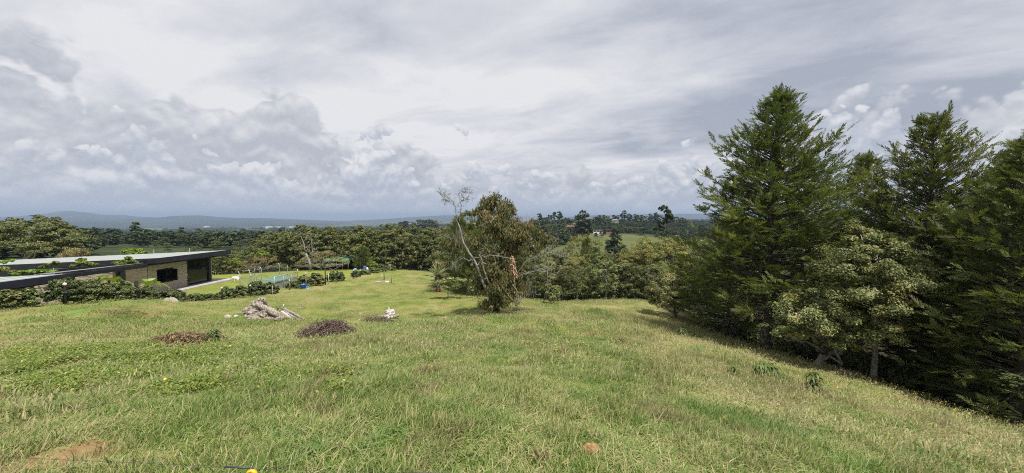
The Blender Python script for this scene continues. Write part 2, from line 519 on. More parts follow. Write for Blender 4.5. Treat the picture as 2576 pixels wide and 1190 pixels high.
# valley: pasture and wood floor
far = t.smooth(t.vmath('LENGTH', p), 60.0, 110.0)
past = t.ramp(t.noise(flat, 0.02, 5, 0.6), [(0.3, (0.070, 0.088, 0.032)), (0.7, (0.115, 0.120, 0.048))])
wood = t.ramp(t.noise(flat, 0.05, 6, 0.7), [(0.3, (0.020, 0.030, 0.014)), (0.7, (0.055, 0.070, 0.028))])
col = t.mix(far, col, t.mix(attr(t, 'wood'), past, wood))
# bare orange earth where the turf is scraped off
SOIL = [(G(225, 1143), 0.34), (G(110, 1162), 0.26), (G(460, 856), 0.5), (G(380, 790), 0.25)]
for (q, rr) in SOIL:
    dd = t.vmath('DISTANCE', p, tuple(q))
    dd = t.math('ADD', dd, t.math('MULTIPLY', t.math('SUBTRACT', t.noise(flat, 4.0, 4, 0.6), 0.5), 1.1))
    sc_ = t.ramp(t.noise(flat, 9.0, 4), [(0.3, (0.17, 0.10, 0.05)), (0.7, (0.30, 0.19, 0.10))])
    col = t.mix(t.smooth(dd, rr, rr * 0.55), col, sc_)
bumpn = t.math('ADD', t.noise(flat, 6.0, 5, 0.7), t.noise(flat, 28.0, 3, 0.6))
principled(t, out, col, 0.95, 0.05, bumpn, 0.6, 0.06)
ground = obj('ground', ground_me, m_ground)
tag(ground, 'rough green and straw meadow sloping down to a wide valley', None, None, 'structure')

def leaf_material(name, stops, rough=0.55, trans=0.28, spec=0.25, objvar=0.25, hue=0.018):
    """leaves: colour by the tint of each leaf, shifted a little from plant to plant"""
    m, t, out = material(name)
    oi = t.n('ShaderNodeObjectInfo')
    c = t.ramp(attr(t, 'tint'), stops)
    hs = t.n('ShaderNodeHueSaturation')
    t.put(hs.inputs['Hue'], t.smooth(oi.outputs['Random'], 0, 1, 0.5 - hue, 0.5 + hue, 'LINEAR'))
    t.put(hs.inputs['Value'], t.smooth(t.math('FRACT', t.math('MULTIPLY', oi.outputs['Random'], 7.31)), 0, 1, 1 - objvar, 1 + objvar, 'LINEAR'))
    t.put(hs.inputs['Color'], c)
    b = t.n('ShaderNodeBsdfPrincipled')
    t.put(b.inputs['Base Color'], hs.outputs[0])
    b.inputs['Roughness'].default_value = rough
    b.inputs['Specular IOR Level'].default_value = spec
    tr = t.n('ShaderNodeBsdfTranslucent')
    t.put(tr.inputs[0], t.mix(1.0, hs.outputs[0], (1.25, 1.25, 0.6), 'MULTIPLY'))
    mx = t.n('ShaderNodeMixShader'); mx.inputs[0].default_value = trans
    t.t.links.new(b.outputs[0], mx.inputs[1]); t.t.links.new(tr.outputs[0], mx.inputs[2])
    t.t.links.new(mx.outputs[0], out.inputs[0])
    return m

def bark_material(name, a, b, lichen=0.0):
    m, t, out = material(name)
    p = opos(t)
    s = t.n('ShaderNodeSeparateXYZ'); t.put(s.inputs[0], p)
    pv = t.xyz(s.outputs[0], s.outputs[1], t.math('MULTIPLY', s.outputs[2], 0.25))
    n = t.noise(pv, 16.0, 5, 0.65)
    c = t.mix(t.smooth(n, 0.35, 0.65), a, b)
    if lichen:
        c = t.mix(t.math('MULTIPLY', t.smooth(t.noise(p, 5.0, 5, 0.7), 0.5, 0.62), lichen), c, (0.42, 0.43, 0.38))
    principled(t, out, c, 0.9, 0.1, n, 0.7, 0.03)
    return m

M = {}
M['bark'] = bark_material('bark_brown', (0.045, 0.035, 0.026), (0.14, 0.115, 0.09), 0.4)
M['pale_bark'] = bark_material('bark_pale', (0.17, 0.155, 0.13), (0.42, 0.40, 0.36), 0.5)
M['dead_wood'] = bark_material('dead_grey_wood', (0.14, 0.13, 0.118), (0.32, 0.30, 0.272), 0.3)
M['stump_wood'] = bark_material('weathered_wood', (0.13, 0.10, 0.085), (0.40, 0.345, 0.29), 0.35)
M['white_wood'] = bark_material('bleached_wood', (0.34, 0.31, 0.28), (0.66, 0.62, 0.57), 0.1)
M['twig'] = bark_material('dry_twig', (0.07, 0.05, 0.04), (0.19, 0.14, 0.115))
M['cypress'] = leaf_material('cypress_needles', [(0.0, (0.044, 0.064, 0.024)), (0.45, (0.094, 0.127, 0.038)), (0.8, (0.193, 0.213, 0.055)), (1.0, (0.150, 0.142, 0.099))], 0.6, 0.28, 0.2, 0.10, hue=0.006)
M['olive'] = leaf_material('olive_leaves', [(0.0, (0.062, 0.086, 0.028)), (0.4, (0.165, 0.190, 0.065)), (0.75, (0.313, 0.315, 0.123)), (1.0, (0.455, 0.380, 0.180))], 0.5, 0.25, 0.35, 0.15)
M['wood_green'] = leaf_material('woodland_leaves', [(0.0, (0.049, 0.070, 0.025)), (0.5, (0.125, 0.151, 0.049)), (0.85, (0.217, 0.225, 0.083)), (1.0, (0.300, 0.200, 0.100))], 0.5, 0.25, 0.3, 0.30)
M['row_green'] = leaf_material('dark_row_leaves', [(0.0, (0.053, 0.072, 0.023)), (0.5, (0.133, 0.156, 0.048)), (0.9, (0.240, 0.245, 0.081)), (1.0, (0.347, 0.261, 0.099))], 0.5, 0.22, 0.3, 0.18)
M['yellow_green'] = leaf_material('yellow_green_leaves', [(0.0, (0.078, 0.098, 0.029)), (0.5, (0.208, 0.215, 0.058)), (1.0, (0.390, 0.351, 0.111))], 0.5, 0.25, 0.3, 0.15)
M['lime'] = leaf_material('lime_leaves', [(0.0, (0.092, 0.149, 0.021)), (0.5, (0.196, 0.276, 0.034)), (1.0, (0.310, 0.380, 0.057))], 0.5, 0.35, 0.3, 0.1)
M['rust'] = leaf_material('rust_leaves', [(0.0, (0.056, 0.074, 0.030)), (0.45, (0.129, 0.149, 0.055)), (0.72, (0.202, 0.196, 0.083)), (0.88, (0.230, 0.172, 0.081)), (1.0, (0.291, 0.196, 0.092))], 0.45, 0.25, 0.35, 0.05)
M['hedge'] = leaf_material('hedge_leaves', [(0.0, (0.041, 0.064, 0.022)), (0.6, (0.108, 0.136, 0.044)), (1.0, (0.284, 0.286, 0.102))], 0.5, 0.18, 0.28, 0.2)
M['orange_leaf'] = leaf_material('orange_lime_leaves', [(0.0, (0.060, 0.075, 0.025)), (0.5, (0.150, 0.170, 0.045)), (0.75, (0.220, 0.170, 0.060)), (1.0, (0.300, 0.150, 0.065))], 0.5, 0.25, 0.3, 0.1)
M['grey_leaf'] = leaf_material('dry_grey_leaves', [(0.0, (0.132, 0.111, 0.053)), (0.5, (0.245, 0.212, 0.097)), (1.0, (0.403, 0.325, 0.180))], 0.7, 0.2, 0.2, 0.15)
M['far_tree'] = leaf_material('far_tree_leaves', [(0.0, (0.021, 0.034, 0.016)), (0.5, (0.049, 0.072, 0.029)), (1.0, (0.104, 0.127, 0.049))], 0.6, 0.15, 0.2, 0.3)
M['fern'] = leaf_material('fern_fronds', [(0.0, (0.120, 0.190, 0.022)), (1.0, (0.300, 0.380, 0.060))], 0.4, 0.3, 0.4, 0.1)
M['weed'] = leaf_material('weed_leaves', [(0.0, (0.065, 0.109, 0.020)), (0.6, (0.147, 0.211, 0.036)), (1.0, (0.306, 0.319, 0.071))], 0.45, 0.3, 0.35, 0.15)
M['herb'] = leaf_material('herb_leaves', [(0.0, (0.045, 0.075, 0.020)), (0.6, (0.090, 0.135, 0.034)), (1.0, (0.170, 0.200, 0.065))], 0.5, 0.3, 0.3, 0.1)
M['lichen'] = leaf_material('hanging_lichen', [(0.0, (0.16, 0.165, 0.13)), (1.0, (0.34, 0.34, 0.28))], 0.8, 0.3, 0.1, 0.1)
M['brown_leaf'] = leaf_material('dead_brown_leaves', [(0.0, (0.085, 0.055, 0.035)), (0.6, (0.200, 0.135, 0.085)), (1.0, (0.330, 0.240, 0.150))], 0.7, 0.2, 0.2, 0.1)
M['yucca'] = leaf_material('yucca_blades', [(0.0, (0.112, 0.150, 0.062)), (1.0, (0.325, 0.388, 0.200))], 0.4, 0.2, 0.4, 0.1)
M['white_flower'] = plain('white_petals', (0.75, 0.72, 0.70), 0.6, 0.3, 0.08)
M['yellow_flower'] = plain('yellow_petals', (0.80, 0.55, 0.03), 0.6, 0.3, 0.1)
# ------------------------------------------------------------------ grass
def grass_material(name, lo, mid, straw, dry=0.0):
    m, t, out = material(name)
    p = wpos(t)
    f, flat = meadow_colours(t, p)
    oi = t.n('ShaderNodeObjectInfo')
    tn = attr(t, 'tint')
    k = t.math('ADD', t.math('ADD', f, t.math('MULTIPLY', t.math('SUBTRACT', tn, 0.5), 0.42)), dry)
    k = t.math('ADD', k, t.math('MULTIPLY', t.math('SUBTRACT', oi.outputs['Random'], 0.5), 0.10))
    c = t.ramp(t.smooth(k, 0.41, 0.69, typ='LINEAR'), [(0.0, lo), (0.42, mid), (1.0, straw)])
    c = meadow_hue(t, c, flat) if not dry else c
    b = t.n('ShaderNodeBsdfPrincipled')
    t.put(b.inputs['Base Color'], c)
    b.inputs['Roughness'].default_value = 0.55
    b.inputs['Specular IOR Level'].default_value = 0.3
    tr = t.n('ShaderNodeBsdfTranslucent'); t.put(tr.inputs[0], c)
    mx = t.n('ShaderNodeMixShader'); mx.inputs[0].default_value = 0.42
    t.t.links.new(b.outputs[0], mx.inputs[1]); t.t.links.new(tr.outputs[0], mx.inputs[2])
    t.t.links.new(mx.outputs[0], out.inputs[0])
    return m
M['grass'] = grass_material('meadow_grass', (0.115, 0.210, 0.034), (0.240, 0.300, 0.080), (0.450, 0.405, 0.210))
M['straw'] = grass_material('meadow_straw', (0.200, 0.205, 0.072), (0.310, 0.280, 0.130), (0.440, 0.385, 0.225), 0.10)

def blades(n, rad_, hmin, hmax, wid, bend, rng, segs=3, seed_head=False):
    """a tuft of bent, tapering blades"""
    a = rng.uniform(0, 2 * math.pi, n); rr = rad_ * np.sqrt(rng.uniform(0, 1, n))
    base = np.stack([rr * np.cos(a), rr * np.sin(a), np.full(n, -0.02)], 1)
    h = rng.uniform(hmin, hmax, n)
    az = rng.uniform(0, 2 * math.pi, n)
    lean = rng.uniform(0.15, 1.0, n) * bend
    dirh = np.stack([np.cos(az), np.sin(az), np.zeros(n)], 1)
    side = np.stack([-np.sin(az + 0.6), np.cos(az + 0.6), np.zeros(n)], 1)
    V, F, T = [], [], []
    tn = np.clip(rng.normal(0.5, 0.28, n), 0, 1)
    pts = []
    for s in range(segs + 1):
        q = s / segs
        ang = lean * q * 1.25
        # arc: rises, then bends over
        up = h * np.where(lean > 1e-3, np.sin(np.minimum(ang, 2.4)) / np.maximum(lean * 1.25, 1e-3), q)
        ou = h * np.where(lean > 1e-3, (1 - np.cos(np.minimum(ang, 2.4))) / np.maximum(lean * 1.25, 1e-3), 0)
        c = base + dirh * ou[:, None] + np.array([0, 0, 1.0]) * up[:, None]
        w = wid * rng.uniform(0.7, 1.3, n) * (1 - q ** 1.6) if not seed_head else wid * np.where(q > 0.65, 2.6, 0.7) * np.ones(n)
        pts.append((c, w))
    per = 2 * segs + 1
    Vn = np.zeros((n, per, 3))
    for s in range(segs):
        c, w = pts[s]
        Vn[:, 2 * s] = c - side * w[:, None] / 2
        Vn[:, 2 * s + 1] = c + side * w[:, None] / 2
    Vn[:, -1] = pts[segs][0]
    tri = []
    for s in range(segs - 1):
        tri += [(2*s, 2*s+1, 2*s+3), (2*s, 2*s+3, 2*s+2)]
    tri.append((2*segs-2, 2*segs-1, 2*segs))
    tri = np.array(tri)
    F = (np.arange(n)[:, None, None] * per + tri[None]).reshape(-1, 3)
    return Vn.reshape(-1, 3), F, np.repeat(tn, per)

def join(parts):
    V, F, T, n = [], [], [], 0
    for v, f, tt in parts:
        V.append(v); F.append(f + n); T.append(tt); n += len(v)
    return np.concatenate(V), np.concatenate(F), np.concatenate(T)

def source_collection(name, items):
    c = bpy.data.collections.new(name)
    for i, (me, mat) in enumerate(items):
        if mat is not None and not len(me.materials): me.materials.append(mat)
        c.objects.link(bpy.data.objects.new(f'{name}_{i:02d}', me))
    return c

def scatter(name, pts, rot, scl, idx, coll, label):
    me = bpy.data.meshes.new(name)
    me.vertices.add(len(pts)); me.vertices.foreach_set('co', np.asarray(pts, np.float32).ravel())
    a = me.attributes.new('rot', 'FLOAT_VECTOR', 'POINT'); a.data.foreach_set('vector', np.asarray(rot, np.float32).ravel())
    a = me.attributes.new('scl', 'FLOAT_VECTOR', 'POINT'); a.data.foreach_set('vector', np.asarray(scl, np.float32).ravel())
    a = me.attributes.new('idx', 'INT', 'POINT'); a.data.foreach_set('value', np.asarray(idx, np.int32))
    o = bpy.data.objects.new(name, me); COL.objects.link(o)
    ng = bpy.data.node_groups.new(name + '_spread', 'GeometryNodeTree')
    ng.interface.new_socket('Geometry', in_out='INPUT', socket_type='NodeSocketGeometry')
    ng.interface.new_socket('Geometry', in_out='OUTPUT', socket_type='NodeSocketGeometry')
    N = ng.nodes; L = ng.links
    gi, go = N.new('NodeGroupInput'), N.new('NodeGroupOutput')
    ip = N.new('GeometryNodeInstanceOnPoints')
    ci = N.new('GeometryNodeCollectionInfo'); ci.inputs[0].default_value = coll
    ci.inputs[1].default_value = True; ci.inputs[2].default_value = True
    def na(nm, ty):
        q = N.new('GeometryNodeInputNamedAttribute'); q.data_type = ty; q.inputs[0].default_value = nm
        return q.outputs[0]
    L.new(gi.outputs[0], ip.inputs['Points'])
    L.new(ci.outputs[0], ip.inputs['Instance'])
    ip.inputs['Pick Instance'].default_value = True
    L.new(na('idx', 'INT'), ip.inputs['Instance Index'])
    L.new(na('rot', 'FLOAT_VECTOR'), ip.inputs['Rotation'])
    L.new(na('scl', 'FLOAT_VECTOR'), ip.inputs['Scale'])
    L.new(ip.outputs[0], go.inputs[0])
    md = o.modifiers.new('spread', 'NODES'); md.node_group = ng
    return tag(o, label, None, None, 'stuff')

rg = np.random.default_rng(5)
items = []
def tuft_mesh(parts):
    V, F, T = join(parts)
    return mesh_from('tuft', V, F, tint=T)
for k in range(4): items.append((tuft_mesh([blades(85, 0.20, 0.06, 0.16, 0.0090, 2.3, rg)]), M['grass']))          # 0-3 short tangle
for k in range(3): items.append((tuft_mesh([blades(60, 0.15, 0.12, 0.25, 0.0105, 2.1, rg)]), M['grass']))          # 4-6 taller tufts
for k in range(3): items.append((tuft_mesh([blades(26, 0.20, 0.14, 0.28, 0.0038, 2.5, rg)]), M['straw']))          # 7-9 straw stems
for k in range(3): items.append((tuft_mesh([blades(100, 0.55, 0.06, 0.17, 0.020, 2.2, rg, 2)]), M['grass']))        # 10-12 wide, for farther off
for k in range(2): items.append((tuft_mesh([blades(60, 0.55, 0.10, 0.24, 0.012, 2.2, rg, 2)]), M['straw']))        # 13-14 wide straw, farther off
for k in range(2): items.append((tuft_mesh([blades(90, 0.45, 0.02, 0.06, 0.016, 1.6, rg, 2)]), M['grass']))        # 15-16 mown turf
grass_src = source_collection('grass_tufts', items)

def sample_ring(r0, r1, dens, half=78):
    A = R(2 * half) / 2 * (r1 * r1 - r0 * r0)
    n = int(A * dens)
    r = np.sqrt(rg.uniform(r0 * r0, r1 * r1, n)); a = rg.uniform(-R(half), R(half), n)
    return r * np.sin(a), r * np.cos(a)
gx_, gy_, gi_, gs_ = [], [], [], []
def add_grass(x, y, idx, s):
    gx_.append(x); gy_.append(y); gi_.append(idx); gs_.append(s)
def keep(x, y, idx, s, m):
    add_grass(x[m], y[m], idx[m], s[m])
for r0, r1, d_short, d_tall, d_straw in ((0.5, 4.5, 95, 20, 10), (4.5, 8, 60, 14, 9), (8, 14, 30, 9, 7)):
    x, y = sample_ring(r0, r1, d_short)
    keep(x, y, rg.integers(0, 4, len(x)), rg.uniform(0.75, 1.35, len(x)), np.ones(len(x), bool))
    x, y = sample_ring(r0, r1, d_tall)
    pn = fbm(x / 1.6, y / 1.6, 3, 21.0)
    keep(x, y, rg.integers(4, 7, len(x)), rg.uniform(0.7, 1.25, len(x)) * (0.55 + 0.9 * pn), pn > 0.40)
    x, y = sample_ring(r0, r1, d_straw)
    pn = fbm(x / 2.2, y / 2.2, 3, 31.0)
    keep(x, y, rg.integers(7, 10, len(x)), rg.uniform(0.6, 1.2, len(x)) * (0.5 + 0.9 * pn), pn > 0.40)
for r0, r1, d_w, d_s in ((7, 14, 7, 3.5), (14, 26, 6.5, 3.2), (26, 45, 3.6, 1.5), (45, 62, 1.6, 0.4)):
    x, y = sample_ring(r0, r1, d_w, 64)
    s = rg.uniform(0.8, 1.3, len(x))
    keep(x, y, rg.integers(10, 13, len(x)), s, np.ones(len(x), bool))
    x, y = sample_ring(r0, r1, d_s, 64)
    pn = fbm(x / 3.5, y / 3.5, 3, 31.0)
    keep(x, y, rg.integers(13, 15, len(x)), rg.uniform(0.7, 1.2, len(x)), pn > 0.45)
x = np.concatenate(gx_); y = np.concatenate(gy_); idx = np.concatenate(gi_); s = np.concatenate(gs_)
lw, lt = lawn_mask(x, y), litter_shade_mask(x, y)
# the lower field left of the lone tree is grazed shorter than the near slope
graze = sstep(y, 17, 24) * (1 - sstep(x, -4, 2))
hs = s * (1 - 0.55 * graze)
for q, rr in SOIL + [(G(480, 862), .85), (G(822, 845), .7)]: 
    dm = np.hypot(x - q[0], y - q[1]) < rr * 1.1
    hs = np.where(dm & (rg.uniform(0, 1, len(x)) < 0.88), 0, hs)
# tufts and gaps
tf = fbm(x / 0.45, y / 0.45, 2, 51.0); tl = fbm(x / 2.4, y / 2.4, 3, 57.0)
hs = hs * (0.36 + 1.0 * sstep(tf, 0.3, 0.75)) * (0.30 + 1.15 * tl)
# low creeping growth on the left keeps the grass down
ud = CX + FPX * x / np.maximum(y, .5)
hs = hs * np.where((ud < 600) & (y > 6) & (y < 13), 0.55, 1.0)
mown = lw > 0.5
idx = np.where(mown, rg.integers(15, 17, len(x)), idx)
ok = (lt < rg.uniform(0.15, 0.75, len(x))) & (hs > 0.05)
ok &= ~((x < -28.8) & (y < 41) & (y > 5))          # under the house
ok &= ~(mown & (idx < 10))
x, y, idx, s, hs = x[ok], y[ok], idx[ok], s[ok], hs[ok]
z = gz(x, y)
n = len(x)
rot = np.stack([rg.normal(0, 0.12, n), rg.normal(0, 0.12, n), rg.uniform(0, 6.283, n)], 1)
scl = np.stack([s, s, hs], 1)
print('grass tufts', n)
scatter('grass', np.stack([x, y, z], 1), rot, scl, idx, grass_src, 'rough green and straw grass covering the meadow')
# ------------------------------------------------------------------ plants: builders
def norm(a): return a / (np.linalg.norm(a, axis=-1, keepdims=True) + 1e-9)

def leaf_quads(C, Nrm, Ln, Wd, rng, droop=0.0):
    """one diamond-shaped leaf per centre"""
    n = len(C)
    a = rng.normal(0, 1, (n, 3))
    a = a - (a * Nrm).sum(1, keepdims=True) * Nrm
    a = norm(a)
    if droop: a = norm(a * (1 - droop) + np.array([0, 0, -1.0]) * droop)
    b = norm(np.cross(Nrm, a))
    Ln = np.broadcast_to(Ln, (n,))[:, None]; Wd = np.broadcast_to(Wd, (n,))[:, None]
    fold = Nrm * Wd * 0.18
    V = np.stack([C - a * Ln * 0.5, C + b * Wd * 0.5 + fold, C + a * Ln * 0.5, C - b * Wd * 0.5 + fold], 1)
    F = np.arange(4 * n).reshape(n, 4)
    return V.reshape(-1, 3), F

def crown_mesh(blobs, nleaf, Ln, Wd, rng, droop=0.0, sub=0.30, nsub=16, flat=0.7, upb=0.5, shell=0.62):
    """leaf clumps spread through the volume of several uneven blobs"""
    blobs = np.asarray(blobs, float)
    area = (blobs[:, 3] * blobs[:, 4] + blobs[:, 4] * blobs[:, 5] + blobs[:, 3] * blobs[:, 5])
    cnt = np.maximum(8, (nleaf * area / area.sum())).astype(int)
    CC, NN, TT = [], [], []
    for b, k in zip(blobs, cnt):
        ns = max(4, int(nsub))
        d = norm(rng.normal(0, 1, (ns, 3)))
        d[:, 2] = np.where(d[:, 2] < -0.35, -d[:, 2] * 0.5, d[:, 2])
        rr = shell + (1 - shell) * rng.uniform(0, 1, ns) ** 0.5
        sc_ = b[:3] + d * rr[:, None] * b[3:6]
        w = rng.uniform(0.4, 1.4, ns); pick = rng.choice(ns, k, p=w / w.sum())
        sr = sub * b[3:6].mean() * rng.uniform(0.65, 1.3, ns)
        g = norm(rng.normal(0, 1, (k, 3))) * (rng.uniform(0, 1, k) ** 0.45)[:, None]
        g[:, 2] *= flat
        c = sc_[pick] + g * sr[pick][:, None]
        out = norm(c - b[:3])
        nr = norm(out * 0.45 + g * 0.35 + np.array([0, 0, upb]) + rng.normal(0, 0.45, (k, 3)))
        st = rng.normal(0.42, 0.16, ns)
        TT.append(np.clip(st[pick] + rng.normal(0, 0.17, k) + 0.12 * g[:, 2], 0, 1))
        CC.append(c); NN.append(nr)
    C, N_, T = np.concatenate(CC), np.concatenate(NN), np.concatenate(TT)
    n = len(C); s = rng.uniform(0.65, 1.3, n)
    V, F = leaf_quads(C, N_, Ln * s, Wd * s, rng, droop)
    return V, F, np.repeat(T, 4)

def wobble(a, b, n, amp, rng):
    t_ = np.linspace(0, 1, n)[:, None]
    p = np.asarray(a, float)[None] * (1 - t_) + np.asarray(b, float)[None] * t_
    j = rng.normal(0, amp, (n, 3)) * np.sin(t_ * math.pi)
    return p + j

def add_limbs(root, h0, blobs, r0, rng, mat, lean=0.0, name='trunk', forks=None, sides=7):
    """tapered trunk with limbs reaching into each clump"""
    blobs = np.asarray(blobs, float)
    top = blobs[:, 2].max()
    ctr = blobs[:, :2].mean(0)
    mb = MB()
    th_ = h0 + (top - h0) * 0.55
    tp = wobble((0, 0, -0.15), (ctr[0] * 0.6, ctr[1] * 0.6, th_), 7, r0 * 0.5, rng)
    mb.tube(tp, np.linspace(r0 * 1.25, r0 * 0.35, 7) * np.array([1.25, 1, 1, 1, 1, 1, 1]), sides)
    tk = mb.build(name, mat, root, True)
    bm = MB()
    sel = range(len(blobs)) if len(blobs) <= 9 else rng.choice(len(blobs), 9, replace=False)
    for i in sel:
        b = blobs[i]
        k = min(6, max(1, int(np.argmin(np.abs(tp[:, 2] - (b[2] - b[5] * 0.9 - 0.35 * np.hypot(b[0], b[1])))))))
        q = wobble(tp[k], b[:3], 5, 0.06 * np.linalg.norm(b[:3] - tp[k]), rng)
        bm.tube(q, np.linspace(r0 * 0.5, r0 * 0.10, 5), 5)
        for m_ in range(3):
            e = b[:3] + norm(rng.normal(0, 1, 3)) * b[3:6] * 0.8
            bm.tube(wobble(q[3], e, 4, 0.04, rng), np.linspace(r0 * 0.16, r0 * 0.04, 4), 4)
    bm.build('branches', mat, root, True)
    return tk

def dome_blobs(rng, H, Rw, h0, nb=9, br=0.42, squash=0.8):
    """clumps arranged as a rounded, uneven crown between h0 and H"""
    out = []
    cz, hz = (H + h0) / 2, (H - h0) / 2
    for k in range(nb):
        f = (k + 0.5) / nb
        z_ = h0 + (H - h0) * (0.10 + 0.78 * f)
        w = math.sqrt(max(0.05, 1 - ((z_ - cz) / (hz * 1.05)) ** 2))
        a = k * 2.4 + rng.uniform(-0.5, 0.5)
        d = Rw * w * rng.uniform(0.35, 0.72)
        r_ = Rw * br * rng.uniform(0.75, 1.2)
        out.append((d * math.cos(a), d * math.sin(a), z_, r_, r_, r_ * squash))
    out.append((0, 0, H - Rw * br * 0.7, Rw * br, Rw * br, Rw * br * squash))
    return out

def make_tree(name, label, cat, loc, blobs, leafmat, nleaf, Ln, Wd, seed, h0=1.0, r0=0.12, bark='bark', group=None, rz=0, droop=0.0, scale=1.0, **kw):
    rng = np.random.default_rng(seed)
    root = thing(name, label, cat, tuple(loc), rz, group, scale)
    add_limbs(root, h0, blobs, r0, rng, M[bark])
    V, F, T = crown_mesh(blobs, nleaf, Ln, Wd, rng, droop, **kw)
    obj('crown', mesh_from('crown', V, F, tint=T), M[leafmat], root)
    return root

def copy_thing(src, loc, rz, scale, label, group=None):
    c = src.copy(); COL.objects.link(c)
    c.location = tuple(loc); c.rotation_euler = (0, 0, rz)
    c.scale = (scale,) * 3 if not hasattr(scale, '__len__') else scale
    c['label'] = label
    if group: c['group'] = group
    for ch in src.children:
        d = ch.copy(); COL.objects.link(d); d.parent = c
    return c

# feathery cypress spray: small pointed leaflets along a drooping axis
def spray_template(rng, k=30):
    tri, tt = [], []
    for i in range(k):
        f = (i + 0.5) / k
        sgn = 1 if i % 2 else -1
        L_ = 0.32 * (1 - f) + 0.14
        ang = R(rng.uniform(25, 55)) * sgn
        zz = rng.uniform(-0.10, 0.10)
        a = np.array([f, 0, -0.10 * f * f + zz * 0.3])
        d = np.array([math.cos(ang), math.sin(ang), zz + 0.12])
        s_ = np.array([-math.sin(ang), math.cos(ang), rng.uniform(-0.5, 0.5)])
        w = 0.085
        tri += [a - s_ * w * 0.5, a + s_ * w * 0.5 + d * L_ * 0.25, a + d * L_]
        tt += [0.0, 0.1, 0.32]
    tri += [np.array([0.85, -0.03, -0.06]), np.array([0.85, 0.03, -0.06]), np.array([1.2, 0, 0.02])]
    tt += [0.1, 0.1, 0.35]
    return np.array(tri), np.array(tt)

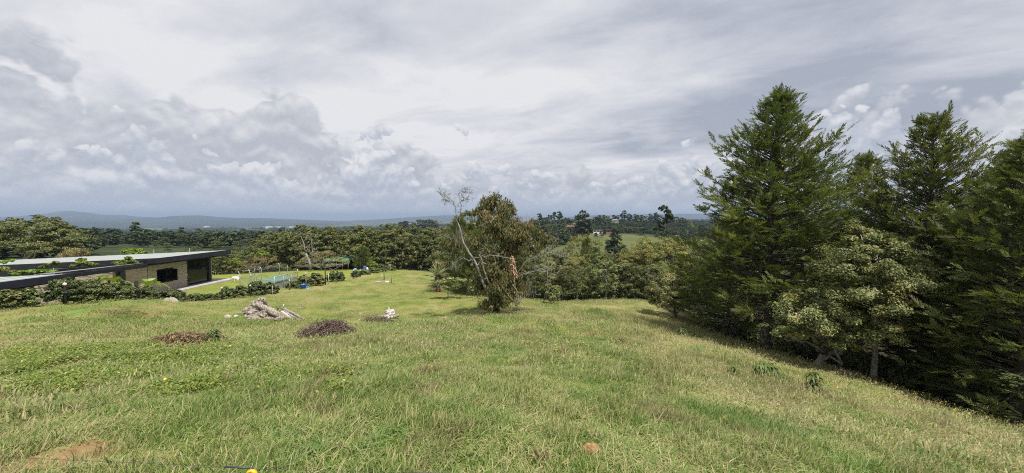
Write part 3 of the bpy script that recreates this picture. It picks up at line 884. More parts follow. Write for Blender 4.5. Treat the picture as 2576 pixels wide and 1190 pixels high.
def make_cypress(name, label, loc, H, Rw, seed, nb=230, low=0.05, bare=0.0, rz=0, group=None, lean=(0, 0), trunk_r=0.22, dens=1.0, k=20, spr_len=0.55, widest=0.28):
    rng = np.random.default_rng(seed)
    root = thing(name, label, 'tree', tuple(loc), rz, group)
    tz = np.linspace(-0.2, H * 0.97, 14)
    tp = np.stack([lean[0] * (tz / H) ** 2 + 0.05 * np.sin(tz * 0.9), lean[1] * (tz / H) ** 2 + 0.05 * np.cos(tz * 0.7), tz], 1)
    mb = MB(); mb.tube(tp, np.maximum(0.012, trunk_r * (1 - np.clip(tz, 0, H) / H) ** 0.8 * np.where(tz < 0.3, 1.35, 1.0)), 9)
    mb.build('trunk', M['bark'], root, True)
    bm, dead = MB(), MB()
    temps = [spray_template(rng, k) for _ in range(5)]
    PV, PT = [], []
    for i in range(nb):
        t_ = low + (1 - low) * ((i + rng.uniform(0, 1)) / nb) ** 0.92
        if t_ > widest: prof = ((1 - t_) / (1 - widest)) ** 0.86 * (1 - 0.42 * float(sstep(t_, 0.66, 1.0)))
        else: prof = 0.80 + 0.20 * (t_ / widest)
        L_ = Rw * prof * rng.uniform(0.50, 1.12) + 0.16
        if rng.uniform() < 0.06: L_ = L_ * 1.10 + 0.1
        az = i * 2.39996 + rng.uniform(-0.5, 0.5)
        rise = 0.10 + 1.05 * max(0, (t_ - 0.30)) ** 1.0 + rng.uniform(-0.12, 0.18)
        z0 = t_ * H * 0.985
        base = np.array([np.interp(z0, tz, tp[:, 0]), np.interp(z0, tz, tp[:, 1]), z0])
        out = np.array([math.cos(az), math.sin(az), 0])
        ss = np.linspace(0, 1, 7)
        sag = -0.20 * (1 - t_)
        cur = base + out * (ss * L_)[:, None] + np.array([0, 0, 1.0]) * ((rise * ss + sag * ss ** 2 * 1.2 + 0.16 * ss ** 3) * L_)[:, None]
        cur += rng.normal(0, 0.03, cur.shape) * ss[:, None]
        bm.tube(cur, np.linspace(0.020 + 0.010 * L_, 0.006, 7), 4, False)
        if bare and t_ < bare and rng.uniform() < 0.8:
            # old dead limbs low inside the crown
            for q in range(6):
                s_ = rng.uniform(0.3, 0.9)
                b0 = base + out * s_ * L_ * 0.9
                b0[2] = np.interp(s_, ss, cur[:, 2])
                e = b0 + norm(out * 0.8 + rng.normal(0, 0.5, 3) + np.array([0, 0, -0.25])) * rng.uniform(0.3, 1.0)
                dead.tube(wobble(b0, e, 4, 0.06, rng), np.linspace(0.014, 0.004, 4), 4, False)
        # side boughs carry the sprays
        nsb = max(3, int((2.2 + L_ * 1.6) * dens))
        tan_all = np.gradient(cur, axis=0)
        tint_b = rng.normal(0.24, 0.13)
        for m_ in range(nsb + 1):
            sv = 1.0 if m_ == nsb else rng.uniform(0.18, 1.0) ** 0.8
            if bare and t_ < bare: sv = 0.6 + 0.4 * sv
            p0 = np.array([np.interp(sv, ss, cur[:, c]) for c in range(3)])
            tg = norm(np.array([np.interp(sv, ss, tan_all[:, c]) for c in range(3)]))
            lat = norm(np.cross(tg, np.array([0, 0, 1.0])))
            if m_ == nsb: dr_ = norm(tg + np.array([0, 0, 0.15]))
            else:
                ag = rng.uniform(0.45, 1.15) * (1 if rng.uniform() < 0.5 else -1)
                dr_ = norm(tg * math.cos(ag) + lat * math.sin(ag) + np.array([0, 0, rng.uniform(-0.25, 0.55)]))
            l_ = (0.30 * L_ * (1.2 - sv) + 0.22) * rng.uniform(0.7, 1.25)
            nk = max(2, int(1.5 + l_ * 3.6))
            f_ = (np.arange(nk) + rng.uniform(0.2, 0.8, nk)) / nk
            pos = p0 + dr_ * (f_ * l_)[:, None]; pos[:, 2] -= 0.10 * l_ * f_ ** 2
            sg = np.where(np.arange(nk) % 2, 1, -1)
            up = norm(np.array([0, 0, 1.0]) + rng.normal(0, 0.55, (nk, 3)))
            la = norm(np.cross(dr_, up))
            an = rng.uniform(0.05, 0.75, nk) * sg
            ax = norm(dr_ * np.cos(an)[:, None] + la * np.sin(an)[:, None] + np.array([0, 0, 1.0]) * rng.uniform(-0.25, 0.40, nk)[:, None])
            yv = norm(np.cross(up, ax)); zv = np.cross(ax, yv)
            ln = spr_len * rng.uniform(0.65, 1.2, nk) * (0.75 + 0.3 * min(1, L_ / 2))
            t0 = np.clip(tint_b + 0.10 * sv + rng.normal(0, 0.10, nk) + (rng.uniform(0, 1, nk) < 0.08) * 0.45, 0, 0.95)
            for j in range(nk):
                tv, tt = temps[rng.integers(0, 5)]
                PV.append(pos[j] + ln[j] * (tv[:, :1] * ax[j] + tv[:, 1:2] * yv[j] + tv[:, 2:] * zv[j]))
                PT.append(t0[j] + tt)
    for q in range(16):      # loose leader at the very top
        f_ = q / 15; p0 = np.array([tp[-1, 0], tp[-1, 1], H * 0.93 + f_ * H * 0.07])
        a_ = rng.uniform(0, 6.28); ax_ = norm(np.array([math.cos(a_) * .55, math.sin(a_) * .55, 1.0])); yv_ = norm(np.cross(np.array([0.2, 0.9, 0.1]), ax_)); zv_ = np.cross(ax_, yv_)
        tv, tt = temps[q % 5]; l_ = 0.42 * (1.1 - 0.5 * f_)
        PV.append(p0 + l_ * (tv[:, :1] * ax_ + tv[:, 1:2] * yv_ + tv[:, 2:] * zv_)); PT.append(0.3 + tt)
    V = np.concatenate(PV); T = np.clip(np.concatenate(PT), 0, 1)
    F = np.arange(len(V)).reshape(-1, 3)
    bm.build('branches', M['bark'], root, True)
    if dead.n: dead.build('dead_twigs', M['dead_wood'], root, True)['kind'] = 'stuff'
    obj('crown', mesh_from('crown', V, F, tint=T), M['cypress'], root)
    return root

# ------------------------------------------------------------------ the cypresses along the right edge
def base_at(u, v, Y):
    p = P(u, v, Y); return np.array([p[0], p[1], gz(p[0], p[1])[0]])
def height_to(loc, u, v):
    return P(u, v, loc[1])[2] - loc[2]
b1 = base_at(1925, 888, 19.0)
make_cypress('cypress_tree', 'tallest dark cypress, broad cone with a thin pointed tip beside the meadow', b1, height_to(b1, 1955, 238), 4.25, 11, nb=380, dens=1.15, spr_len=0.48, low=0.115, bare=0.26, lean=(0.35, 0), trunk_r=0.26)
b2 = base_at(2350, 1005, 15.2); b2[0] += 0.4; b2[1] += 0.9; b2[2] = gz(b2[0], b2[1])[0]
make_cypress('cypress_tree', 'dark cypress with a narrow pointed top behind the olive leaved tree', b2, height_to(b2, 2352, 300), 3.7, 12, nb=310, dens=1.2, spr_len=0.44, low=0.08, bare=0.12, trunk_r=0.22, widest=0.36)
b3 = np.array([15.7, 11.6, 0.0]); b3[2] = gz(b3[0], b3[1])[0]
make_cypress('cypress_tree', 'near cypress with drooping green sprays at the edge of the picture', b3, 8.6, 2.6, 13, dens=1.35, spr_len=0.40, nb=270, low=0.04, trunk_r=0.2, widest=0.3)
b4 = np.array([20.6, 22.5, 0.0]); b4[2] = gz(b4[0], b4[1])[0]
make_cypress('cypress_tree', 'small topped cypress standing between the two tallest cypresses', b4, height_to(b4, 2192, 396), 3.0, 14, nb=190, low=0.2, trunk_r=0.2)
b5 = np.array([19.2, 24.5, 0.0]); b5[2] = gz(b5[0], b5[1])[0]
make_cypress('cypress_tree', 'slender cypress with a leaning tip just behind the tallest cypress', b5, height_to(b5, 2112, 402), 2.4, 15, nb=130, low=0.3, lean=(-0.6, 0), trunk_r=0.16)
b6 = base_at(1800, 838, 24.5); b6[0] += 0.8; b6[2] = gz(b6[0], b6[1])[0]
make_cypress('cypress_tree', 'low dark cypress in the shade left of the tallest cypress', b6, 7.4, 2.3, 16, nb=150, low=0.04, trunk_r=0.14, widest=0.4)
b7 = np.array([17.9, 13.4, 0.0]); b7[2] = gz(b7[0], b7[1])[0]
make_cypress('cypress_tree', 'cypress with a broad bushy top at the right edge of the picture', b7, height_to(b7, 2530, 365), 3.0, 17, dens=1.2, spr_len=0.44, nb=230, low=0.1, trunk_r=0.2, widest=0.35)

# olive-leaved broadleaf trees in front of the cypresses
def blobs_px(loc, lst):
    """clumps given as pixel centre, pixel radius and depth"""
    out = []
    for (u, v, rpx, Y, *sq) in lst:
        p = P(u, v, Y) - np.asarray(loc)
        r_ = rpx / FPX * Y
        out.append((p[0], p[1], p[2], r_, r_ * 0.9, r_ * (sq[0] if sq else 0.8)))
    return out
bo = base_at(2062, 916, 15.9)
ob = blobs_px(bo, [(u_, v_, r_ * 1.05, y_ - 1.3) for (u_, v_, r_, y_) in [(2010,790,58,15.4),(2055,745,50,15.8),(2060,830,48,15.0),(2110,800,45,14.8),(1985,840,32,15.2),(2120,870,34,14.8),(2160,850,34,14.6),(2215,845,42,14.4),(2270,830,30,14.6)]])
make_tree('olive_leaved_tree', 'spreading tree with pale olive leaf clumps on a grey trunk by cypresses', 'tree', bo, ob, 'olive', 19000, 0.09, 0.047, 31, h0=0.8, r0=0.15, bark='pale_bark', sub=0.44, nsub=13)
bo2 = np.array([14.2, 14.8, 0.0]); bo2[2] = gz(bo2[0], bo2[1])[0]
ob2 = blobs_px(bo2, [(u_, v_, r_ * 1.05, y_ - 2.0) for (u_, v_, r_, y_) in [(2165,590,40,16.4),(2130,640,48,16.2),(2205,640,52,16.0),(2150,690,48,15.6),(2240,700,58,15.2),(2290,730,48,15.0),(2190,750,48,15.0),(2250,780,45,14.8),(2090,680,40,16.4),(2310,680,35,15.4)]])
make_tree('olive_leaved_tree', 'taller olive leaved tree with domed yellowish top in front of the cypresses', 'tree', bo2, ob2, 'olive', 23000, 0.09, 0.047, 32, h0=2.0, r0=0.10, bark='pale_bark', sub=0.44, nsub=13)

# round tree where the wood meets the meadow
br = base_at(1700, 792, 27.5)
rb = blobs_px(br, [(1690,715,40,27.5),(1660,735,32,27.2),(1720,740,36,27.2),(1690,755,38,26.9),(1660,770,26,27),(1735,765,26,27.3),(1700,695,26,27.8),(1640,752,18,27.4)])
make_tree('round_tree', 'rounded leafy tree with yellow green leaves at the corner of the meadow', 'tree', br, rb, 'olive', 24000, 0.105, 0.056, 33, h0=0.7, r0=0.09, sub=0.36, nsub=15)

# ------------------------------------------------------------------ the lone tree in the middle
bl = base_at(1243, 786, 23.2)
lone = thing('lone_tree', 'half dead tree with rust tinted leaves and bare grey limbs on meadow crest', 'tree', tuple(bl))
rng = np.random.default_rng(77)
def L3(u, v, Y): return P(u, v, Y) - bl
lb = blobs_px(bl, [(1245,525,36,23.3,0.8),(1275,545,30,23.2),(1225,560,32,23.0),(1265,580,38,22.9),(1290,600,34,22.8),(1330,590,32,23.4),(1365,605,26,23.6),(1300,635,34,22.9),
                   (1340,630,28,23.2),(1225,600,24,22.8),(1190,615,18,22.8),(1385,615,16,23.7),(1205,535,16,23.4),(1255,650,38,23.0),(1240,690,38,22.9),(1278,690,40,22.9),(1226,728,32,22.8),(1262,735,44,22.7),(1292,728,32,22.9),
                   (1245,765,26,22.7),(1218,772,16,22.6),(1175,600,14,23.0),(1145,620,18,23.6),(1120,612,14,24.0)])
V, F, T = crown_mesh(lb, 25000, 0.19, 0.075, rng, droop=0.62, sub=0.58, nsub=13, upb=0.1, flat=1.0)
zc = V[:, 2].reshape(-1, 4).mean(1)
T = np.clip(T + np.repeat(rng.uniform(0, 1, len(T) // 4) < 0.08, 4) * 0.36 + np.repeat(0.05 * (zc > 4.2) , 4), 0, 1)
obj('crown', mesh_from('crown', V, F, tint=T), M['rust'], lone)
tr = MB()
tr.tube([L3(1247,792,23.2), L3(1250,770,23.2), L3(1252,735,23.2), L3(1250,690,23.2), L3(1256,640,23.2), L3(1262,585,23.2), L3(1252,545,23.2)], [0.24,0.19,0.16,0.13,0.11,0.08,0.04], 9)
tr.tube([L3(1256,650,23.2), L3(1290,625,23), L3(1325,600,23.2), L3(1360,600,23.5)], [0.09,0.07,0.05,0.02], 6)
tr.tube([L3(1253,700,23.2), L3(1246,655,22.7), L3(1247,635,22.6), L3(1240,610,22.6)], [0.10,0.085,0.07,0.03], 6)
tr.build('trunk', M['bark'], lone, True)
dl = MB()
def limb(pts, r0, r1, twigs=0, tl=0.5, sides=6):
    q = np.array([L3(u_, v_, y_ - (0.15 if k_ == 0 and r0 > .08 else 0.75)) for k_, (u_, v_, y_) in enumerate(pts)])
    # refine with small kinks
    s0 = np.linspace(0, 1, len(q)); s1 = np.linspace(0, 1, len(q) * 3 - 2)
    q = np.stack([np.interp(s1, s0, q[:, c]) for c in range(3)], 1)
    q[1:-1] += rng.normal(0, 0.025, q[1:-1].shape)
    dl.tube(q, np.linspace(r0, r1, len(q)) * 0.66, sides)
    for k in range(twigs):
        i = rng.integers(len(q) // 3, len(q))
        d = norm(rng.normal(0, 1, 3) + np.array([0, 0, 0.35]))
        e = q[i] + d * tl * rng.uniform(0.4, 1.1)
        w = wobble(q[i], e, 5, 0.05, rng)
        dl.tube(w, np.linspace(max(r1, 0.012), 0.004, 5), 4, False)
        for m_ in range(2):
            e2 = w[3] + norm(d + rng.normal(0, 0.7, 3)) * tl * rng.uniform(0.2, 0.6)
            dl.tube(wobble(w[3], e2, 4, 0.03, rng), np.linspace(0.007, 0.003, 4), 3, False)
limb([(1240,760,23),(1218,718,22.9),(1208,690,22.9),(1196,660,22.8),(1180,635,22.9),(1165,612,23),(1160,585,23),(1152,560,23.1)], 0.13, 0.06, 4, 0.4)
limb([(1238,735,23),(1226,700,22.8),(1216,670,22.7),(1205,640,22.7)], 0.09, 0.05, 3, 0.35)
limb([(1152,560,23.1),(1146,540,23.2),(1147,522,23.2),(1140,508,23.2),(1132,498,23.1)], 0.038, 0.014, 8, 0.4)
limb([(1132,498,23.1),(1122,494,23),(1113,490,22.9),(1106,488,22.9)], 0.014, 0.004, 22, 0.45)
limb([(1140,508,23.2),(1130,505,23.3),(1120,503,23.4)], 0.011, 0.004, 14, 0.4)
limb([(1154,562,23.1),(1158,540,23.1),(1160,518,23.1),(1158,500,23.1),(1157,485,23.1)], 0.034, 0.008, 16, 0.42)
limb([(1160,518,23.1),(1168,505,23.2),(1176,495,23.2),(1184,487,23.3)], 0.014, 0.004, 20, 0.42)
limb([(1158,500,23.1),(1166,485,23),(1172,478,23)], 0.010, 0.004, 16, 0.38)
limb([(1160,590,23),(1145,600,23.3),(1128,598,23.5),(1112,590,23.6),(1102,570,23.6),(1096,550,23.6)], 0.024, 0.005, 22, 0.5)
limb([(1192,655,22.8),(1178,655,22.5),(1166,650,22.4),(1152,655,22.4),(1143,665,22.4)], 0.035, 0.012, 6, 0.35)
limb([(1190,648,22.8),(1205,648,22.4),(1215,630,22.3),(1222,615,22.3)], 0.05, 0.015, 8, 0.4)
limb([(1205,648,22.4),(1230,643,22.2),(1260,645,22.1),(1285,650,22.1)], 0.045, 0.015, 8, 0.45)
limb([(1252,540,23.0),(1240,552,22.6),(1222,560,22.5),(1200,570,22.5)], 0.03, 0.008, 4, 0.3)
# bare limbs reaching to the right
limb([(1300,690,23),(1320,660,22.8),(1345,645,22.8),(1370,632,22.8),(1392,615,22.9),(1405,598,23)], 0.036, 0.010, 22, 0.6)
limb([(1370,632,22.8),(1395,642,22.6),(1415,645,22.5),(1432,644,22.5)], 0.022, 0.006, 16, 0.5)
limb([(1290,700,23),(1320,690,22.6),(1345,682,22.5),(1370,683,22.5),(1382,672,22.5)], 0.032, 0.010, 18, 0.55)
limb([(1262,720,22.8),(1290,755,22.3),(1302,762,22.2),(1320,748,22.2),(1340,735,22.2)], 0.024, 0.008, 12, 0.45)
limb([(1302,762,22.2),(1310,780,22.2),(1312,788,22.2)], 0.02, 0.008, 2, 0.2)
limb([(1290,715,22.6),(1300,735,22.3),(1297,748,22.2),(1288,758,22.2)], 0.03, 0.014, 1, 0.2)
dl.build('dead_limbs', M['dead_wood'], lone, True)
# grey lichen hanging from the dead limb
lc, ln_ = [], []
for (u, v, Y, n_, sp_, dr) in ((1160,590,23,90,0.45,0.9),(1155,570,23.1,70,0.3,0.6),(1330,700,22.7,80,0.5,1.0),(1140,655,22.5,40,0.3,0.5)):
    c = L3(u, v, Y)
    q = c + rng.normal(0, sp_ * 0.5, (n_, 3)) * np.array([1, 1, 0.4]); q[:, 2] -= rng.uniform(0, dr, n_); lc.append(q)
lc = np.concatenate(lc)
V, F = leaf_quads(lc, norm(rng.normal(0, 1, (len(lc), 3)) * np.array([1, 1, 0.15])), rng.uniform(0.25, 0.55, len(lc)), 0.022, rng, 0.93)
obj('hanging_lichen', mesh_from('lichen', V, F, tint=rng.uniform(0, 1, len(V))), M['lichen'], lone)['kind'] = 'stuff'

# air plant with an orange flower spike, sitting in the tree
pb = P(1297, 737, 22.0)
brom = thing('air_plant', 'rosette plant with a tall salmon orange flower spike perched in lone tree', 'plant', tuple(pb))
mb = MB(); mb.tube([(0, 0, 0), (-0.05, 0, 0.6), (-0.10, 0, 1.2), (-0.22, 0, 2.22)], [0.022, 0.02, 0.016, 0.008], 6)
for k in range(15):
    z0 = 0.92 + k * 0.084; L_ = 0.27 * (1 - 0.035 * k) * rng.uniform(.75, 1.2)
    x0 = -0.05 - 0.1 * (z0 - 0.6)
    for s_ in (-1, 1):
        mb.tube([(x0, 0, z0), (x0 + s_ * L_ * 0.55, rng.uniform(-.08, .08), z0 - 0.01), (x0 + s_ * L_, rng.uniform(-.1, .1), z0 - 0.16)], [0.012, 0.032, 0.004], 5)
    mb.tube([(x0, 0, z0 + .04), (x0 + rng.uniform(-.05, .05), -L_ * 0.6, z0 + 0.0), (x0, -L_ * 0.9, z0 - 0.06)], [0.014, 0.028, 0.006], 5)
mb.build('flower_spike', plain('salmon_bracts', (0.44, 0.28, 0.19), 0.6, 0.3, 0.25, 9), brom, True)
def blade_rosette(n, L_, w, rng, up0=0.2, up1=1.3, segs=5, droopk=0.5):
    V, F, T = [], [], []; k0 = 0
    for i in range(n):
        az = i * 2.4 + rng.uniform(-.2, .2); e = rng.uniform(up0, up1); l_ = L_ * rng.uniform(0.8, 1.1)
        d = np.array([math.cos(az) * math.cos(e), math.sin(az) * math.cos(e), math.sin(e)])
        s_ = np.array([-math.sin(az), math.cos(az), 0])
        for j in range(segs + 1):
            f = j / segs
            c = d * l_ * f + np.array([0, 0, -1]) * droopk * l_ * f ** 2.4 * math.cos(e)
            ww = w * (1 - f ** 2) * (0.75 + 0.5 * math.sin(f * 3.1)) + 0.001
            V += [c - s_ * ww / 2, c + s_ * ww / 2 + np.array([0, 0, 0.0])]
        for j in range(segs):
            a = k0 + 2 * j; F.append((a, a + 1, a + 3, a + 2))
        k0 += 2 * (segs + 1)
        T += [rng.uniform(0, 1)] * (2 * (segs + 1))
    return np.array(V), np.array(F), np.array(T)
V, F, T = blade_rosette(26, 0.55, 0.055, rng)
obj('leaf_rosette', mesh_from('rosette', V, F, tint=T), M['yellow_green'], brom)

# yucca and sapling left of the lone tree
by = base_at(1104, 726, 34.5)
yu = thing('yucca_plant', 'spiky pale yucca on a shaggy brown stem at the edge of the dark trees', 'plant', tuple(by))
mb = MB(); mb.tube(wobble((0, 0, -0.1), (-0.1, 0, 1.5), 6, 0.05, rng), [0.24, 0.26, 0.30, 0.32, 0.30, 0.2], 9); mb.build('stem', M['twig'], yu, True)
V, F, T = blade_rosette(60, 1.55, 0.10, rng, -0.1, 1.4, 5, 0.22); o = obj('blades', mesh_from('blades', V, F, tint=T), M['yucca'], yu, (-0.1, 0, 1.45))
V, F, T = blade_rosette(70, 1.5, 0.06, rng, -1.45, -1.0, 4, 0.3); obj('dead_skirt', mesh_from('skirt', V, F, tint=T), M['brown_leaf'], yu, (-0.1, 0, 1.5))
bs = base_at(1127, 752, 30.0)
make_tree('sapling', 'small flat topped sapling with one thin stem casting shade on meadow', 'sapling', bs,
          blobs_px(bs, [(1105,712,15,30,0.5),(1130,708,17,30,0.5),(1150,706,14,30.2,0.5),(1168,708,12,30.2,0.5),(1120,722,13,29.8,0.5),(1096,722,9,30,0.5)]), 'olive', 2600, 0.13, 0.07, 41, h0=0.7, r0=0.035, sub=0.5, nsub=9)
bs2 = base_at(1199, 747, 31.0)
make_tree('sapling', 'low bushy sapling beside the dark conifers behind the lone tree', 'sapling', bs2,
          blobs_px(bs2, [(1190,728,12,31,0.7),(1212,728,13,30.6,0.7),(1222,735,12,30.4,0.7)]), 'olive', 1300, 0.13, 0.07, 42, h0=0.3, r0=0.03, sub=0.5, nsub=9)

# dark conifers behind the lone tree
for i, (u, Y, H, Rw, lab) in enumerate(((1200, 34.5, 5.4, 2.2, 'dark conifer with low green boughs right behind the lone tree'),
                                        (1155, 38.0, 6.6, 2.1, 'dark conifer with a bare pale trunk behind the yucca plant'),
                                        (1262, 37.5, 6.8, 2.0, 'dark conifer hidden behind the trunk of the lone tree'),
                                        (1230, 42.0, 8.6, 2.4, 'tall conifer whose crown shows left of the lone tree top'))):
    q = at(u, Y)
    make_cypress('conifer_tree', lab, q, H, Rw, 50 + i, nb=95, low=0.06, trunk_r=0.13, k=18, dens=0.8, spr_len=0.7)
q = at(1192, 47.0)
make_tree('pine_tree', 'bright green pine crown showing between dead limbs of lone tree', 'tree', q,
          blobs_px(q, [(1185,545,26,47),(1165,570,22,47),(1200,570,26,47),(1180,595,28,47),(1150,600,22,47.5),(1210,610,28,47.5)]), 'row_green', 7000, 0.22, 0.08, 55, h0=5, r0=0.16, sub=0.32)
for i, (u, v, Y, rpx, lab) in enumerate(((1110, 668, 42, 20, 'grey brown bush behind the yucca plant'), (1140, 690, 41, 20, 'brownish bush beside the yucca at the edge of the dark trees'), (1102, 640, 46, 18, 'tall rusty bush where the dark row meets the lone tree'))):
    q = at(u, Y)
    make_tree('brown_bush', lab, 'bush', q, blobs_px(q, [(u, v, rpx, Y), (u - rpx * .6, v + 14, rpx * .8, Y), (u + rpx * .7, v + 12, rpx * .8, Y), (u, v + 26, rpx, Y)]), 'rust' if i == 2 else 'grey_leaf', 3800, 0.16, 0.08, 60 + i, h0=0.5, r0=0.06, sub=0.4)

# ------------------------------------------------------------------ wood on the right, beyond the meadow crest
def variant(seed, H, Rw, h0, leafmat, nleaf, Ln, Wd, bark='bark', nb=9, name='woodland_tree', br=0.42, squash=0.8, **kw):
    rg_ = np.random.default_rng(seed)
    return dict(seed=seed, blobs=dome_blobs(rg_, H, Rw, h0, nb, br, squash), h0=h0, leafmat=leafmat, nleaf=nleaf, Ln=Ln, Wd=Wd, bark=bark, name=name, H=H, kw=kw, src=None)
def plant(var, loc, H, rz, label, group=None, cat='tree', wide=1.0):
    s_ = H / var['H']
    if var['src'] is None:
        var['src'] = make_tree(var['name'], label, cat, loc, var['blobs'], var['leafmat'], var['nleaf'], var['Ln'], var['Wd'], var['seed'], h0=var['h0'], r0=0.11, bark=var['bark'], group=group, rz=rz, scale=(s_ * wide, s_ * wide, s_), **var['kw'])
        return var['src']
    return copy_thing(var['src'], loc, rz, (s_ * wide, s_ * wide, s_), label, group)
wv = [variant(101, 6.0, 2.4, 0.9, 'wood_green', 15000, 0.125, 0.068, 'pale_bark'), variant(102, 6.0, 2.2, 0.7, 'wood_green', 15000, 0.115, 0.065, 'pale_bark', 11),
      variant(103, 6.0, 2.5, 1.0, 'olive', 15000, 0.12, 0.065, 'pale_bark', 10), variant(104, 6.0, 2.3, 0.8, 'wood_green', 15000, 0.14, 0.06, 'bark', 8)]
yv = [variant(105, 7.0, 3.0, 1.5, 'yellow_green', 15000, 0.15, 0.075, 'pale_bark', 11), variant(106, 7.0, 3.2, 1.5, 'yellow_green', 15000, 0.14, 0.075, 'pale_bark', 12, squash=0.6)]
rng = np.random.default_rng(9)
front = [(1330,36.5,659),(1375,37.5,652),(1415,37.0,668),(1452,37.5,672),(1490,38.5,664),(1528,37.6,655),(1566,38.3,660),(1602,37.6,664),(1636,37.0,668),(1672,36.0,660),(1290,36.0,672)]
for i, (u, Y, vt) in enumerate(sorted(front)):
    q = at(u, Y); H = height_to(q, u, vt)
    plant(wv[i % 4], q, H, rng.uniform(0, 6.28), f'{ORD[i]} tree from the lone tree along the front edge of the wood', 'trees along the front edge of the wood', wide=rng.uniform(0.95, 1.2))
second = [(1350,44,640),(1400,46,634),(1440,45,640),(1505,47,636),(1545,46,645),(1590,45,634),(1630,45,622),(1675,44,612),(1715,42,622),(1750,41,640),(1310,45,642)]
for i, (u, Y, vt) in enumerate(sorted(second)):
    q = at(u, Y); H = height_to(q, u, vt)
    va = yv[i % 2] if i in (3, 6, 7, 8, 9) else wv[(i * 3 + 1) % 4]
    plant(va, q, H, rng.uniform(0, 6.28), f'{ORD[i]} tree from the lone tree in the second rank of the wood', 'trees in the second rank of the wood', wide=rng.uniform(0.9, 1.1))
q = at(1470, 62); plant(yv[1], q, height_to(q, 1470, 591), 0.7, 'domed yellow green treetop rising above the rest of the wood', wide=0.80)
q = at(1425, 58); plant(yv[0], q, height_to(q, 1425, 620), 2.0, 'small yellowish treetop left of the domed yellow tree', wide=0.6)
q = at(1640, 56); plant(yv[0], q, height_to(q, 1640, 602), 3.3, 'large yellow tipped tree in the wood left of tallest cypress', wide=0.85)
q = at(1600, 58); plant(yv[1], q, height_to(q, 1600, 618), 4.4, 'flat topped yellowish tree in the wood beside the bare pole', wide=0.7)
q = at(1690, 52); plant(yv[0], q, height_to(q, 1700, 600), 5.0, 'yellow tipped tree touching the left side of the tallest cypress', wide=0.75)
third = [(1300,58,622),(1340,62,612),(1380,66,612),(1520,64,632),(1560,66,636),(1740,56,596),(1780,50,610)]
for i, (u, Y, vt) in enumerate(third):
    q = at(u, Y); plant(wv[i % 4], q, height_to(q, u, vt), rng.uniform(0, 6.28), f'{ORD[i]} tree from the lone tree at the back of the wood', 'trees at the back of the wood', wide=0.95)
q = at(1476, 46.5)
make_cypress('conifer_tree', 'small bright green conifer spire in the middle of the wood', q, height_to(q, 1476, 603), 1.25, 66, nb=100, low=0.2, trunk_r=0.09, k=16, spr_len=0.5)
q = at(1502, 47.5)
make_cypress('conifer_tree', 'smaller green conifer beside the bright conifer spire', q, height_to(q, 1502, 628), 1.2, 67, nb=70, low=0.3, trunk_r=0.08, k=16, spr_len=0.5)
q = base_at(1393, 757, 33.2)
make_tree('leafy_bush', 'pale green bush on the crest at the front of the wood', 'bush', q, blobs_px(q, [(1393,728,14,33.2),(1385,742,14,33),(1402,740,14,33),(1393,750,16,32.9)]), 'wood_green', 3000, 0.13, 0.08, 71, h0=0.2, r0=0.04, sub=0.42)
# undergrowth closing the foot of the woods
def under_mesh(seed):
    r_ = np.random.default_rng(seed)
    V, F, T = crown_mesh([(0, 0, .55, .7, .7, .55), (.5, .2, .4, .5, .5, .4), (-.5, -.1, .45, .55, .5, .45)], 750, 0.17, 0.09, r_, sub=.45, nsub=10, shell=.4)
    return mesh_from('shrub', V, F, tint=T * 0.8)
under_src = source_collection('undergrowth_shrub', [(under_mesh(900 + i), M['wood_green']) for i in range(4)])
ru = np.random.default_rng(91)
ux, uy = [], []
for (x0, x1, y0, y1, n_) in ((1, 17, 38.2, 46, 170), (-47, -8, 60, 67, 260), (-9, 1, 38, 50, 60), (13.2, 26, 22, 38, 150), (15.5, 27, 12, 24, 120), (14.5, 22, 8, 14, 25)):
    ux.append(ru.uniform(x0, x1, n_)); uy.append(ru.uniform(y0, y1, n_))
ux, uy = np.concatenate(ux), np.concatenate(uy)
kp = litter_shade_mask(ux, uy) > 0.8
kp &= ~((ux > 11) & (ux < edge_x(uy) + 2.6) & (uy < 34))
ux, uy = ux[kp], uy[kp]; n = len(ux)
us_ = ru.uniform(0.6, 1.5, n)
scatter('undergrowth', np.stack([ux, uy, gz(ux, uy) - .05], 1), np.stack([np.zeros(n), np.zeros(n), ru.uniform(0, 6.28, n)], 1), np.stack([us_, us_, us_ * ru.uniform(.7, 1.3, n)], 1), ru.integers(0, 4, n), under_src, 'dark tangled undergrowth at the foot of the trees')
# bare grey branches above and in the wood
def bare_tree(name, label, loc, H, seed, mat='dead_wood', r0=0.07, spread=0.35, depth=4, lean=0.0, cat='tree', n0=3):
    rng = np.random.default_rng(seed)
    root = thing(name, label, cat, tuple(loc))
    tk, br_ = MB(), MB()
    def grow(a, d, L_, r_, k):
        b = a + d * L_
        q = wobble(a, b, 5, L_ * 0.05, rng)
        (tk if k == depth else br_).tube(q, np.linspace(r_, r_ * 0.6, 5), 7 if k == depth else 4)
        if k == 0: return
        for m_ in range(n0 if k < depth else n0 + 1):
            i = rng.integers(2, 5) if m_ else 4
            e = norm(d + rng.normal(0, spread * (1.2 if m_ else 0.6), 3) + np.array([0, 0, 0.12]))
            grow(q[i], e, L_ * rng.uniform(0.5, 0.8), r_ * (0.62 if m_ == 0 else 0.45), k - 1)
    grow(np.array([0, 0, -0.1]), norm(np.array([lean, 0, 1.0])), H * 0.42, r0, depth)
    tk.build('trunk', M[mat], root, True)
    if br_.n: br_.build('branches', M[mat], root, True)
    return root
q = at(1368, 33.5); bare_tree('bare_tree', 'bare twiggy branches standing right of the lone tree', q, height_to(q, 1400, 560), 81, r0=0.04, spread=0.45, lean=0.12)
q = at(1646, 35.5); bare_tree('bare_tree', 'grey leafless shrub leaning among the trees at the end of the wood', q, 3.2, 82, r0=0.05, spread=0.5)
